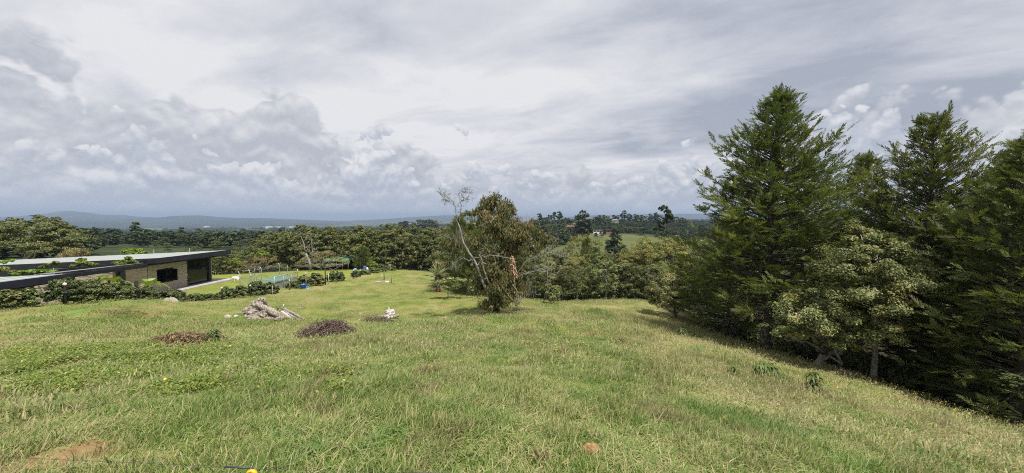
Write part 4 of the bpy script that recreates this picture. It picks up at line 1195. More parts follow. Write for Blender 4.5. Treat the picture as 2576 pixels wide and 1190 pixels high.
q = at(1595, 52); bare_tree('bare_tree', 'single bare curved pole rising from the middle of the wood', q, height_to(q, 1590, 590), 83, r0=0.07, spread=0.25, depth=1, lean=-0.12, n0=1)
# ------------------------------------------------------------------ dark row behind the lawn
rv = [variant(201, 7.0, 2.7, 0.5, 'row_green', 15000, 0.19, 0.09, 'bark', 11, 'row_tree', 0.40, 0.6), variant(202, 7.0, 2.6, 0.4, 'row_green', 15000, 0.18, 0.09, 'bark', 12, 'row_tree', 0.38, 0.6),
      variant(203, 7.0, 2.9, 0.6, 'row_green', 15000, 0.19, 0.095, 'bark', 10, 'row_tree', 0.44, 0.55), variant(204, 7.0, 2.5, 0.5, 'row_green', 15000, 0.19, 0.085, 'bark', 12, 'row_tree', 0.40, 0.6)]
top_u = [600, 620, 650, 690, 740, 800, 860, 960, 1060, 1110, 1160]
top_v = [648, 628, 604, 588, 576, 573, 580, 573, 577, 576, 585]
rng = np.random.default_rng(19)
us = np.linspace(632, 1128, 16)
for i, u in enumerate(us):
    Y = 59.8 + rng.uniform(-0.6, 0.8); u = u + rng.uniform(-6, 6)
    q = at(u, Y); vt = np.interp(u, top_u, top_v) + rng.uniform(-2, 14)
    plant(rv[i % 4], q, height_to(q, u, vt), rng.uniform(0, 6.28), f'{ORD[i]} tree from the left in the front of the dark row behind lawn', 'front trees of the dark row behind the lawn', wide=rng.uniform(0.88, 1.05))
us = np.linspace(650, 1150, 15)
for i, u in enumerate(us):
    Y = 65.5 + rng.uniform(-1, 1)
    q = at(u, Y); vt = np.interp(u, top_u, top_v) + rng.uniform(-14, -3)
    plant(rv[(i + 2) % 4], q, height_to(q, u, vt), rng.uniform(0, 6.28), f'{ORD[i]} treetop from the left along the ridge of the dark row', 'rear trees of the dark row behind the lawn', wide=rng.uniform(0.9, 1.1))

# orange and lime leaved tree by the shed, dark conifer beside it
q = at(900, 54.0)
make_tree('rusty_lime_tree', 'lime tree with orange tinted leaves standing behind the green roofed shed', 'tree', q,
          blobs_px(q, [(905,600,20,54),(885,615,20,54),(920,612,18,54),(900,632,22,53.6),(878,630,14,54)]), 'orange_leaf', 5200, 0.22, 0.12, 221, h0=2, r0=0.1, sub=0.4, nsub=12)
q = at(912, 53.0)
make_cypress('conifer_tree', 'narrow dark conifer between the shed and the lime shrub', q, height_to(q, 908, 628), 1.15, 222, nb=80, low=0.05, trunk_r=0.08, k=16, spr_len=0.5)
q = base_at(936, 672, 52.5)
make_tree('lime_shrub', 'round bright lime green shrub near the blue barrel', 'shrub', q, blobs_px(q, [(936,663,9,52.5),(930,666,7,52.3),(943,666,7,52.3)]), 'lime', 2200, 0.14, 0.09, 223, h0=0.1, r0=0.04, sub=0.45)
q = at(587, 53.0)
make_tree('lime_shrub', 'bright lime leaved shrub right of the house beyond the lawn', 'shrub', q, blobs_px(q, [(585,662,16,53),(600,668,13,53),(572,672,12,53)]), 'lime', 2600, 0.16, 0.1, 224, h0=0.4, r0=0.05, sub=0.45)
q = at(640, 55.0)
make_tree('green_shrub', 'small bright green treetop behind the left twiggy grey tree', 'shrub', q, blobs_px(q, [(662,640,12,55),(650,650,12,55)]), 'lime', 1300, 0.16, 0.1, 225, h0=1, r0=0.05, sub=0.45)

# low twiggy grey trees on the lawn
def twiggy_tree(label, base, px_blobs, seed, nleaf):
    q = base
    rng = np.random.default_rng(seed)
    root = thing('twiggy_tree', label, 'tree', tuple(q))
    bl_ = blobs_px(q, px_blobs)
    V, F, T = crown_mesh(bl_, nleaf, 0.13, 0.05, rng, 0.0, sub=0.42, nsub=16, flat=0.5)
    obj('crown', mesh_from('crown', V, F, tint=T), M['grey_leaf'], root)
    mb, bm = MB(), MB()
    mb.tube(wobble((0, 0, -0.1), (0, 0, 0.55), 4, 0.02, rng), [0.17, 0.14, 0.12, 0.11], 8)
    mb.build('trunk', M['pale_bark'], root, True)
    for b in bl_:
        for m_ in range(5):
            e = np.array(b[:3]) + norm(rng.normal(0, 1, 3)) * np.array(b[3:6]) * np.array([0.9, 0.9, 0.6])
            mid = np.array([e[0] * 0.5, e[1] * 0.5, 0.4 + 0.25 * abs(e[2])]) + rng.normal(0, 0.15, 3)
            s0 = np.array([(0, 0, 0.45), mid, e])
            t1 = np.linspace(0, 1, 7)
            c = np.stack([np.interp(t1, [0, .5, 1], s0[:, k]) for k in range(3)], 1); c[1:-1] += rng.normal(0, 0.06, (5, 3))
            bm.tube(c, np.linspace(0.06, 0.012, 7), 5)
    bm.build('branches', M['pale_bark'], root, True)
twiggy_tree('low wide twiggy grey tree in front of the green roofed shed', base_at(808, 678, 50.0), [(770,655,20,50,.55),(795,645,22,50,.55),(820,643,22,50,.55),(845,655,20,49.6,.5),(868,663,13,49.6,.5),(755,668,14,50,.6),(800,662,22,49,.5),(838,668,14,49.2,.4)], 231, 5200)
twiggy_tree('low twiggy grey tree at the left end of the dark row', base_at(655, 686, 49.5), [(625,668,20,49.5,.6),(650,655,22,49.5,.6),(680,655,20,49.8,.6),(655,672,22,49,.5),(690,672,16,49.3,.5),(605,678,12,49.5,.6)], 232, 4600)
q = base_at(717, 684, 51.5)
make_tree('green_shrub', 'low spreading green shrub between the two twiggy grey trees', 'shrub', q, blobs_px(q, [(705,668,12,51.5,.6),(725,676,13,51.3,.5),(742,680,9,51.3,.5)]), 'wood_green', 1700, 0.15, 0.08, 233, h0=0.3, r0=0.04, sub=0.45)

# bare pale tree on the lawn
bb = base_at(781, 676, 48.0)
bt = thing('bare_tree', 'pale leafless dead tree standing before the dark row on lawn', 'tree', tuple(bb))
rng = np.random.default_rng(240)
mb, bm = MB(), MB()
def B3(u, v, Y=48.0): return P(u, v, Y) - bb
mb.tube([B3(781, 679), B3(780, 662), B3(774, 648), B3(770, 638)], [0.20, 0.16, 0.14, 0.12], 8); mb.build('trunk', M['dead_wood'], bt, True)
for pts, r_ in (([(770,638),(766,625),(764,610),(759,600),(756,590),(755,583)], .085), ([(764,608),(769,600),(772,592)], .05), ([(766,625),(760,618),(755,612)], .04),
                ([(774,648),(770,632),(776,622),(780,614)], .05), ([(770,640),(762,636),(757,635)], .045), ([(775,645),(783,638),(788,630)], .05), ([(776,648),(792,640),(800,634)], .04),
                ([(781,665),(786,640),(785,620),(783,603),(782,592),(784,586)], .06)):
    q = np.array([B3(*p, 48.0 + rng.uniform(-.3, .3) * (k > 0)) for k, p in enumerate(pts)])
    bm.tube(q, np.linspace(r_, 0.012, len(q)), 6)
    for m_ in range(7):
        i = rng.integers(1, len(q)); d = norm(rng.normal(0, 1, 3) + np.array([0, 0, .5]))
        bm.tube(wobble(q[i], q[i] + d * rng.uniform(.25, .7), 4, .03, rng), np.linspace(.016, .005, 4), 4, False)
bm.build('branches', M['dead_wood'], bt, True)

# big tree behind the house, and trees in the valley head
q = at(60, 54.0)
make_tree('spreading_tree', 'big spreading olive green tree behind the house at the left edge', 'tree', q,
          blobs_px(q, [(20,585,48,54,.5),(75,575,48,54,.5),(125,578,44,54,.5),(165,595,40,54,.5),(200,608,30,54,.55),(60,615,52,53,.6),(110,625,50,53,.6),(155,630,42,53,.6),(0,625,50,53.5,.6),(-40,590,44,54,.5),(135,552,14,54.5,.5),(95,548,14,54.5,.5),(40,555,16,54.5,.5),(-80,620,50,54)]),
          'yellow_green' if False else 'wood_green', 30000, 0.26, 0.13, 251, h0=2.0, r0=0.3, bark='pale_bark', sub=0.36, nsub=18, flat=0.5)
q = at(195, 50.0)
make_tree('dry_vine_bush', 'dry straw coloured climber hanging below the big spreading tree', 'bush', q, blobs_px(q, [(185,640,20,50,1.0),(205,638,16,50,1.0),(165,650,18,50,1.0)]), 'grey_leaf', 3800, 0.22, 0.05, 252, h0=0.5, r0=0.06, droop=0.5, sub=0.5)
q = at(335, 46.0)
make_tree('lime_tree', 'bright lime green treetop peeping over the upper roof', 'tree', q, blobs_px(q, [(318,634,13,46,.8),(345,632,14,46,.7),(362,638,10,46,.7),(335,645,18,46,.8)]), 'lime', 2600, 0.18, 0.12, 253, h0=1.0, r0=0.06, sub=0.42)
midt = [(515,52,668,0),(535,54,655,1),(556,51,668,2),(575,57,646,0),(598,56,650,1),(618,54,648,2),(540,60,640,2),(520,76,628,1),(560,72,640,0),(610,70,655,1),(545,110,604,2),(500,125,612,0),(590,95,632,1),(480,95,642,0),(640,88,612,2),(420,120,640,0),(390,150,632,1),(590,150,606,0),(560,210,598,1),(620,190,595,2),(455,190,622,0),(470,260,606,1),(350,210,632,2),(300,180,634,0),(270,240,622,1)][:20]
for i, (u, Y, vt, k) in enumerate(midt):
    q = at(u, Y); va = (wv[3], rv[1], rv[2])[k]
    plant(va, q, max(3.5, height_to(q, u, vt)), rng.uniform(0, 6.28), f'{ORD[i]} dark green tree on the slope falling away beyond the house', 'trees on the slope beyond the house', wide=rng.uniform(1.0, 1.3))

# ------------------------------------------------------------------ far trees and woods
def far_variant(seed, kind):
    rg_ = np.random.default_rng(seed)
    if kind == 'tall':
        bl_ = [(rg_.uniform(-1, 1), rg_.uniform(-1, 1), z_, r_, r_, r_ * 0.8) for z_, r_ in ((6, 2.0), (8, 2.6), (10, 2.5), (12, 2.2), (14, 1.7), (9, 2.3))]
    elif kind == 'cone':
        bl_ = [(rg_.uniform(-.9, .9), rg_.uniform(-.9, .9), z_, r_, r_, r_ * 0.85) for z_, r_ in ((3, 3.3), (4.5, 3.5), (6, 3.3), (8, 3.0), (10, 2.6), (12, 2.1), (14, 1.5), (5, 3.6), (7, 3.1), (11, 2.3))]
    elif kind == 'euca':
        bl_ = [(rg_.uniform(-2.2, 2.2), rg_.uniform(-2, 2), z_, r_, r_, r_ * 0.7) for z_, r_ in ((9, 1.8), (11, 1.9), (13, 1.7), (15, 1.5), (12, 1.6), (7, 1.6), (14, 1.3))]
    else:
        bl_ = dome_blobs(rg_, 9.0, 4.5, 0.8, 9, 0.42, 0.75)
    V, F, T = crown_mesh(bl_, 1500 if kind == 'dome' else 4500 if kind == 'cone' else 2600, 0.9 if kind == 'dome' else 0.75, 0.5 if kind == 'dome' else 0.42, rg_, sub=0.38, nsub=12)
    return dict(me=mesh_from('crown', V, F, tint=T), kind=kind, bl=bl_, H={'tall': 15.5, 'euca': 16.2, 'dome': 9.0, 'cone': 15.4}[kind])
fv = {k: [far_variant(300 + 10 * i + j, k) for j in range(3)] for i, k in enumerate(('tall', 'euca', 'dome', 'cone'))}
ft_mesh = {}
def far_tree(kind, j, u, Y, vt, label, group='tall trees on the far skyline', wide=1.0, name='distant_tree'):
    q = at(u, Y); H = max(2.5, height_to(q, u, vt)); v_ = fv[kind][j]
    s_ = H / v_['H']
    root = thing(name, label, 'tree', tuple(q), rng.uniform(0, 6.28), group, (s_ * wide, s_ * wide, s_))
    o = bpy.data.objects.new('crown', v_['me']); COL.objects.link(o); o.parent = root
    if not len(v_['me'].materials): v_['me'].materials.append(M['far_tree'])
    if kind not in ft_mesh:
        mb = MB(); mb.tube(wobble((0, 0, -0.5), (0, 0, v_['H'] * 0.9), 6, 0.15, rng), [0.45, 0.36, 0.3, 0.24, 0.18, 0.08], 6)
        V_, F_ = np.concatenate(mb.V), mb.F
        ft_mesh[kind] = mesh_from('trunk', V_, F_, True); ft_mesh[kind].materials.append(M['pale_bark'])
    o = bpy.data.objects.new('trunk', ft_mesh[kind]); COL.objects.link(o); o.parent = root
    return root
far_tree('cone', 0, 1465, 230, 527, 'big dark cone shaped tree beside the salmon roofed far house', wide=1.25)
far_tree('cone', 1, 1547, 120, 572, 'dark tree standing in front of the far green pasture', 'dark trees before the far pasture', wide=1.0)
far_tree('euca', 0, 1672, 130, 515, 'tall thin tree with sparse tufts left of the tallest cypress', None, wide=0.75)
for i, (u, Y, vt, kd, j) in enumerate(((1358,330,536,'euca',0),(1378,335,540,'euca',1),(1395,330,533,'euca',2),(1408,335,531,'euca',0),(1370,320,548,'dome',1),(1345,325,552,'dome',0),(1412,320,552,'dome',2),(1395,300,566,'dome',0))):
    far_tree(kd, j, u, Y, vt, f'{ORD[i]} tree in the tall grove rising right of the lone tree', 'grove rising right of the lone tree')
for i, (u, Y, vt, kd, j) in enumerate(((1502,420,545,'dome',0),(1515,430,541,'dome',1),(1528,420,549,'dome',2),(1545,460,540,'tall',1),(1553,465,541,'tall',2),(1570,470,529,'tall',0),(1585,475,537,'tall',1),(1600,480,538,'tall',2),(1610,470,541,'dome',1),(1635,520,537,'tall',0),(1648,515,534,'tall',1),(1660,520,541,'dome',0),(1425,400,548,'dome',1),(1438,405,552,'dome',2),(1695,500,545,'dome',0),(1715,480,548,'dome',1))):
    far_tree(kd, j, u, Y, vt, f'{ORD[i]} tree on the far hilltop above the pasture', 'trees on the far hilltop above the pasture', wide=1.2)
for i, (u, Y, vt) in enumerate(((1005,620,559),(1020,640,556),(1042,600,558),(1060,620,552),(1075,610,551),(1088,630,554),(1100,600,560),(990,700,562))):
    far_tree('dome' if i % 2 else 'tall', i % 3, u, Y, vt, f'{ORD[i]} hazy tree on the skyline above the dark row', 'hazy trees above the dark row', wide=1.5)
for i, (u, vt) in enumerate(((1428, 572), (1440, 574), (1452, 573))):
    far_tree('dome', i, u, 245, vt, f'{ORD[i]} dark tree hiding the walls of the salmon roofed far house', 'trees in front of the salmon roofed house', wide=1.1)
for i, (u, Y, vt) in enumerate(((1514,250,581),(1500,245,585))):
    far_tree('dome', i, u, Y, vt, f'{("round", "small")[i]} dark bush on the pasture below the far white house', 'bushes below the far house', wide=0.9, name='distant_bush')

# woods of the valley that read as one mass
fitems = [(v_['me'], M['far_tree']) for v_ in fv['dome']] + [(fv['tall'][0]['me'], M['far_tree'])]
forest_src = source_collection('valley_trees', fitems)
rr = np.random.default_rng(404)
fx, fy = [], []
for (Y0, Y1, n_) in ((75, 160, 900), (160, 350, 2600), (350, 800, 6000), (800, 2300, 9000)):
    y = np.sqrt(rr.uniform(Y0 ** 2, Y1 ** 2, n_)); x = y * rr.uniform(-1.75, 1.75, n_)
    m = wood_mask(x, y) > rr.uniform(0.05, 0.95, n_)
    u = CX + FPX * x / y
    # keep the near head of the valley to the left low and leave sight lines over the right hand pasture
    m &= ~((y < 160) & (u > 200) & (u < 1300)); m &= ~((y < 230) & (u > 1405) & (u < 1720)); m &= ~((y < 120) & (x > -60))
    fx.append(x[m]); fy.append(y[m])
# hedgerow line along the top of the pasture and strip under the hilltop trees
for (u0, Y0, u1, Y1, n_) in ((1540, 330, 1690, 345, 90), (1490, 350, 1720, 380, 160), (1340, 290, 1470, 300, 110), (1440, 330, 1560, 350, 90), (1480, 420, 1700, 470, 160), (1400, 190, 1425, 230, 14)):
    k = rr.uniform(0, 1, n_); Y = Y0 + (Y1 - Y0) * k + rr.uniform(-12, 12, n_); u = u0 + (u1 - u0) * k
    fx.append((u - CX) / FPX * Y); fy.append(Y)
x, y = np.concatenate(fx), np.concatenate(fy)
z = gz(x, y); n = len(x)
Yd = y
s = rr.uniform(0.45, 0.95, n) * np.where(Yd > 800, 1.35, 1.0) * np.where(Yd > 1800, 1.4, 1.0)
# low scrub under the right-hand skyline
u = CX + FPX * x / y
s = np.where((u > 1430) & (u < 1760) & (y < 480), s * 0.62, s)
idx = np.where(rr.uniform(0, 1, n) < 0.10, 3, rr.integers(0, 3, n))
s = np.where(idx == 3, s * 0.8, s)
print('valley trees', n)
scatter('valley_woods', np.stack([x, y, z - 0.4], 1), np.stack([np.zeros(n), np.zeros(n), rr.uniform(0, 6.28, n)], 1),
        np.stack([s * 1.25, s * 1.25, s], 1), idx, forest_src, 'dark hazy woods covering the valley floor')

# ------------------------------------------------------------------ mountains
def mountain(name, prof, Y0, depth, seed, label):
    us = np.array([p_[0] for p_ in prof], float); vs_ = np.array([p_[1] for p_ in prof], float)
    nu, nd = 300, 60
    uu = np.linspace(us[0], us[-1], nu)
    vv = np.interp(uu, us, vs_)
    X, Yg, Z = [], [], []
    for j in range(nd):
        f = j / (nd - 1)
        Y = Y0 + depth * (f - 0.6)
        ridge_x = (uu - CX) / FPX * Y0
        x = ridge_x * (Y / Y0)
        zr = -(vv - 547.0) / FPX * Y0
        prof_ = np.where(f < 0.6, (f / 0.6) ** 1.15, 1 - ((f - 0.6) / 0.4) ** 1.3)
        base = -95.0
        zz = base + (zr - base) * prof_
        nz = (fbm(x / 700.0, np.full(nu, Y) / 1100.0 + seed, 5, seed) - 0.5) * 2
        zz = zz + nz * 0.50 * (zr - base) * min(1, f * 3) * (1 - 0.75 * math.exp(-((f - 0.6) / 0.08) ** 2)) * (1 if f < .97 else 0)
        zz = np.minimum(zz, base + (zr - base) * 1.0) if abs(f - 0.6) > 0.02 else zz
        X.append(x); Yg.append(np.full(nu, Y)); Z.append(zz)
    V = np.stack([np.array(X).ravel(), np.array(Yg).ravel(), np.array(Z).ravel()], 1)
    i_, j_ = np.meshgrid(np.arange(nd - 1), np.arange(nu - 1), indexing='ij')
    F = np.stack([i_ * nu + j_, i_ * nu + j_ + 1, (i_ + 1) * nu + j_ + 1, (i_ + 1) * nu + j_], -1).reshape(-1, 4)
    o = obj(name, mesh_from(name, V, F, True), M['mountain'])
    return tag(o, label, None, None, 'structure')
m_, t, out = material('forested_slopes')
p = wpos(t)
f1 = t.noise(p, 0.0016, 6, 0.6); f2 = t.noise(p, 0.012, 5, 0.65)
c = t.mix(t.smooth(f1, 0.45, 0.62), (0.014, 0.022, 0.012), (0.045, 0.052, 0.028))  # forest colours darkened overall to stand in for cloud shadow
c = t.mix(t.smooth(f2, 0.40, 0.65), c, (0.020, 0.030, 0.016))
principled(t, out, c, 0.95, 0.05, f2, 1.0, 12.0)
M['mountain'] = m_
mountain('mountains', [(-900,550),(-300,546),(-60,547),(40,545),(110,538),(155,532),(185,531),(215,534),(260,540),(310,540),(350,544),(400,546),(450,543),(500,542),(540,545),(600,548),(680,548),(760,553),(860,558),(940,562)], 6600, 6200, 3.0, 'blue forested mountain ridge on the left horizon')
mountain('mountains', [(300,562),(420,558),(560,553),(640,549),(760,552),(860,556),(960,551),(1050,545),(1120,541),(1200,540),(1300,545),(1400,547),(1500,541),(1600,539),(1720,536),(1800,537),(2100,541),(2500,538),(3200,545)], 7700, 2600, 7.0, 'faint blue hills along the far horizon')
# ------------------------------------------------------------------ the house
M['roof_sheet'] = plain('pale_roof_sheet', (0.29, 0.315, 0.30), 0.8, 0.12, 0.08, 1.2, 0.05, 0.0, (0.27, 0.285, 0.265))
M['fascia'] = plain('dark_blue_fascia', (0.020, 0.020, 0.030), 0.5, 0.3, 0.2, 2.0)
M['black_steel'] = plain('black_steel', (0.012, 0.012, 0.015), 0.5, 0.4, 0.2, 3.0)
M['concrete'] = plain('pale_concrete', (0.36, 0.34, 0.31), 0.9, 0.2, 0.12, 2.5, 0.3, 0.0, (0.26, 0.24, 0.21))
M['galv'] = plain('galvanised_steel', (0.36, 0.375, 0.38), 0.45, 0.5, 0.12, 4.0, 0, 0.35)
m_, t, out = material('stone_cladding')
p = opos(t); oi = attr(t, 'tint')
c = t.ramp(oi, [(0.0, (0.36, 0.31, 0.25)), (0.5, (0.51, 0.45, 0.37)), (1.0, (0.62, 0.56, 0.47))])
c = t.mix(t.smooth(t.noise(p, 9.0, 5, 0.65), 0.35, 0.7), c, (0.42, 0.355, 0.275))
principled(t, out, c, 0.9, 0.15, t.noise(p, 30.0, 4), 0.5, 0.02)
M['stone'] = m_
m_, t, out = material('dark_glass')
b = t.n('ShaderNodeBsdfPrincipled'); b.inputs['Base Color'].default_value = (0.006, 0.009, 0.008, 1)
b.inputs['Roughness'].default_value = 0.06; b.inputs['Specular IOR Level'].default_value = 0.5
m_.node_tree.links.new(b.outputs[0], out.inputs[0]); M['glass'] = m_
M['interior'] = plain('dark_interior', (0.03, 0.028, 0.027), 0.9, 0.1)
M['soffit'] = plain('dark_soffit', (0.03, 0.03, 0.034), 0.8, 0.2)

house = thing('house', 'low stone clad house with two pale flat roofs and dark fascias', 'house', (-30.4, 31.8, -6.45))
HO = np.array([-30.4, 31.8, -6.45])
def hmb(): return MB()
def hb(mb, name, mat, parent=house, smooth=False):
    V = np.concatenate(mb.V) - HO
    return obj(name, mesh_from(name, V, mb.F, smooth), M[mat], parent)
def stone_wall(a, b, z0, z1, seed, hole=None, thick=0.30, out=1):
    """ledgestone courses over a core; a, b = ends of the outer face (x, y); out = side of the outward normal"""
    rng = np.random.default_rng(seed)
    a, b = np.array(a, float), np.array(b, float)
    L_ = np.linalg.norm(b - a); d = (b - a) / L_; nrm = np.array([d[1], -d[0]]) * out
    core = MB()
    def slab(s0, s1, za, zb):
        p0, p1 = a + d * s0 - nrm * 0.03, a + d * s1 - nrm * 0.03
        q0, q1 = p0 - nrm * thick, p1 - nrm * thick
        core.hexa([(*p0, za), (*p1, za), (*q1, za), (*q0, za)], [(*p0, zb), (*p1, zb), (*q1, zb), (*q0, zb)])
    if hole:
        h0, h1, g0, g1 = hole
        slab(0, h0, z0, z1); slab(h1, L_, z0, z1); slab(h0 + .001, h1 - .001, z0, g0); slab(h0 + .001, h1 - .001, g1, z1)
    else: slab(0, L_, z0, z1)
    V, F, T, n = [], [], [], 0
    z = z0 + 0.01
    while z < z1 - 0.03:
        h = min(rng.uniform(0.045, 0.095), z1 - z)
        s = 0.0
        while s < L_ - 0.02:
            l_ = min(rng.uniform(0.18, 0.62), L_ - s)
            if l_ < 0.06: break
            segs_ = [(s, s + l_)]
            if hole and z + h > g0 and z < g1:
                segs_ = [q for q in ((s, min(s + l_, h0)), (max(s, h1), s + l_)) if q[1] - q[0] > 0.03]
            for (s0, s1) in segs_:
                pr = rng.uniform(0.0, 0.045); tl = rng.uniform(-0.012, 0.012)
                p0, p1 = a + d * (s0 + .004) + nrm * pr, a + d * (s1 - .004) + nrm * (pr + tl)
                q0, q1 = a + d * (s0 + .004) - nrm * 0.028, a + d * (s1 - .004) - nrm * 0.028
                zb, zt = z + .004, z + h - .004
                V += [(*p0, zb), (*p1, zb), (*q1, zb), (*q0, zb), (*p0, zt), (*p1, zt), (*q1, zt), (*q0, zt)]
                F += [[n + i for i in f_] for f_ in ((0,1,5,4),(1,2,6,5),(3,0,4,7),(4,5,6,7),(3,2,1,0))]
                T += [np.clip(rng.normal(0.5, 0.25), 0, 1)] * 8; n += 8
            s += l_
        z += h
    cw = hb(core, 'wall', 'interior')
    o = obj('stone_cladding', mesh_from('cladding', np.array(V) - HO, F, tint=T), M['stone'], cw)
    o['kind'] = 'stuff'
    return cw

XE, XW = -29.0, -64.0
def zu(x): return -3.35 + 0.045 * (x - XE)        # upper roof falls towards the left
def roof_plate(x0, x1, y0, y1, zf, th):
    mb = hmb(); mb.hexa([(x0, y0, zf(x0) - th), (x1, y0, zf(x1) - th), (x1, y1, zf(x1) - th), (x0, y1, zf(x0) - th)],
                        [(x0, y0, zf(x0)), (x1, y0, zf(x1)), (x1, y1, zf(x1)), (x0, y1, zf(x0))]); return mb
# upper roof
Y0u, Y1u = 31.4, 39.4
up = hb(roof_plate(XW, XE, Y0u, Y1u, zu, 0.10), 'upper_roof', 'roof_sheet')
for k in range(24):
    x0 = XE - 0.5 - k * 1.2
    mb = hmb(); mb.hexa([(x0 - .025, Y0u + .02, zu(x0) + .001), (x0 + .025, Y0u + .02, zu(x0) + .001), (x0 + .025, Y1u - .02, zu(x0) + .001), (x0 - .025, Y1u - .02, zu(x0) + .001)],
                        [(x0 - .015, Y0u + .02, zu(x0) + .018), (x0 + .015, Y0u + .02, zu(x0) + .018), (x0 + .015, Y1u - .02, zu(x0) + .018), (x0 - .015, Y1u - .02, zu(x0) + .018)])
    hb(mb, 'roof_seam', 'roof_sheet', up)
def fascia(x0, y0, x1, y1, zf0, zf1, h, th=0.06):
    d = np.array([x1 - x0, y1 - y0]); d = d / np.linalg.norm(d); nn = np.array([d[1], -d[0]]) * th
    mb = hmb()
    mb.hexa([(x0, y0, zf0 - h), (x1, y1, zf1 - h), (x1 - nn[0], y1 - nn[1], zf1 - h), (x0 - nn[0], y0 - nn[1], zf0 - h)],
            [(x0, y0, zf0 + .03), (x1, y1, zf1 + .03), (x1 - nn[0], y1 - nn[1], zf1 + .03), (x0 - nn[0], y0 - nn[1], zf0 + .03)])
    return hb(mb, 'fascia', 'fascia')
fascia(XW, Y0u - .065, XE + .065, Y0u - .065, zu(XW), zu(XE), 0.40)
fascia(XE + .066, Y0u - .003, XE + .066, Y1u, zu(XE), zu(XE), 0.40)
fascia(XE, Y1u + .066, XW, Y1u + .066, zu(XE), zu(XW), 0.40)
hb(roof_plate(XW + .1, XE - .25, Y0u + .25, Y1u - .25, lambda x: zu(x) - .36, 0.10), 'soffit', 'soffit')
# walls below the upper roof
zt = -3.86
stone_wall((-30.4, 31.9), (-30.4, 35.7), -6.45, zt, 1, hole=(0.75, 2.35, -5.66, -4.52))
stone_wall((-37.5, 31.9), (-30.45, 31.9), -6.45, zt - .06, 2)
mb = hmb(); mb.box((-37.5, 38.6, -6.45), (-30.5, 38.8, zt - .1)); hb(mb, 'back_wall', 'concrete')
mb = hmb(); mb.box((-37.8, 32.2, -6.45), (-37.55, 38.6, zt - .2)); hb(mb, 'inner_wall', 'interior')
# window with one leaf open
w = hmb()
for y0, y1, z0, z1 in ((32.65, 34.25, -5.66, -5.60), (32.65, 34.25, -4.58, -4.52), (32.65, 32.71, -5.6, -4.58), (34.19, 34.25, -5.6, -4.58), (33.62, 33.68, -5.6, -4.58)):
    w.box((-30.56, y0, z0), (-30.46, y1, z1))
win = hb(w, 'window', 'black_steel')
mb = hmb(); mb.box((-30.52, 33.68, -5.6), (-30.50, 34.19, -4.58)); hb(mb, 'pane', 'glass', win)
mb = hmb(); mb.bar((-30.44, 34.25, -5.08), (-29.85, 34.05, -5.08), 0.03, 1.02); hb(mb, 'open_leaf', 'glass', win)
# glazed corner
g = hmb()
for z0, z1 in ((-6.42, -6.34), (zt - .10, zt - .02)): g.box((-30.46, 35.72, z0), (-30.36, 38.16, z1))
for y0 in (35.72, 38.08): g.box((-30.46, y0, -6.34), (-30.36, y0 + .08, zt - .10))
gl = hb(g, 'glazed_front', 'black_steel')
mb = hmb(); mb.box((-30.43, 35.80, -6.34), (-30.41, 38.08, zt - .10)); hb(mb, 'pane', 'glass', gl)
mb = hmb(); mb.box((-30.5, 38.17, -6.45), (-30.3, 38.45, zt - .05)); hb(mb, 'corner_post', 'black_steel')
mb = hmb(); mb.box((-30.3, 31.0, -6.75), (-28.95, 39.9, -6.36)); mb.box((-38, 38.81, -6.75), (-30.301, 39.9, -6.36)); hb(mb, 'terrace_slab', 'concrete')
mb = hmb(); mb.bar((-30.1, 31.6, -3.92), (-30.1, 38.9, -3.92), 0.16, 0.16); hb(mb, 'eave_beam', 'black_steel')
# roof vents
for x, y in ((-32.5, 38.6), (-36.5, 39.0)):
    mb = hmb(); mb.tube([(x, y, zu(x) - .05), (x, y, zu(x) + .42)], 0.04, 7); hb(mb, 'vent_pipe', 'galv')
# lower roof
XL = -26.0
def zl(x): return -3.31 + 0.05 * (x - XL)
lo = hb(roof_plate(-52, XL, 4.0, 22.6, zl, 0.10), 'lower_roof', 'roof_sheet')
for k in range(12):
    x0 = XL - 0.6 - k * 1.2
    mb = hmb(); mb.box((x0 - .02, 4.02, zl(x0) + .001), (x0 + .02, 22.58, zl(x0) + .018)); hb(mb, 'roof_seam', 'roof_sheet', lo)
mb = hmb(); mb.hexa([(XL, 4, -3.31 - .47), (XL + .06, 4, -3.31 - .47), (XL + .06, 22.66, -3.31 - .36), (XL, 22.66, -3.31 - .36)],
                    [(XL, 4, -3.28), (XL + .06, 4, -3.28), (XL + .06, 22.66, -3.28), (XL, 22.66, -3.28)]); hb(mb, 'fascia', 'fascia')
mb = hmb(); mb.hexa([(-52, 22.6, zl(-52) - .3), (XL - .001, 22.6, -3.6), (XL - .001, 22.66, -3.6), (-52, 22.66, zl(-52) - .3)],
                    [(-52, 22.6, zl(-52) + .03), (XL - .001, 22.6, -3.28), (XL - .001, 22.66, -3.28), (-52, 22.66, zl(-52) + .03)]); hb(mb, 'fascia', 'fascia')
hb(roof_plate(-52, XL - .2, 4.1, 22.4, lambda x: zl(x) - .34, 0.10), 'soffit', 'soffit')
stone_wall((-27.1, 6.0), (-27.1, 21.6), -6.0, -3.80, 3)
stone_wall((-27.15, 21.65), (-38, 21.65), -6.0, -3.95, 4, out=1)
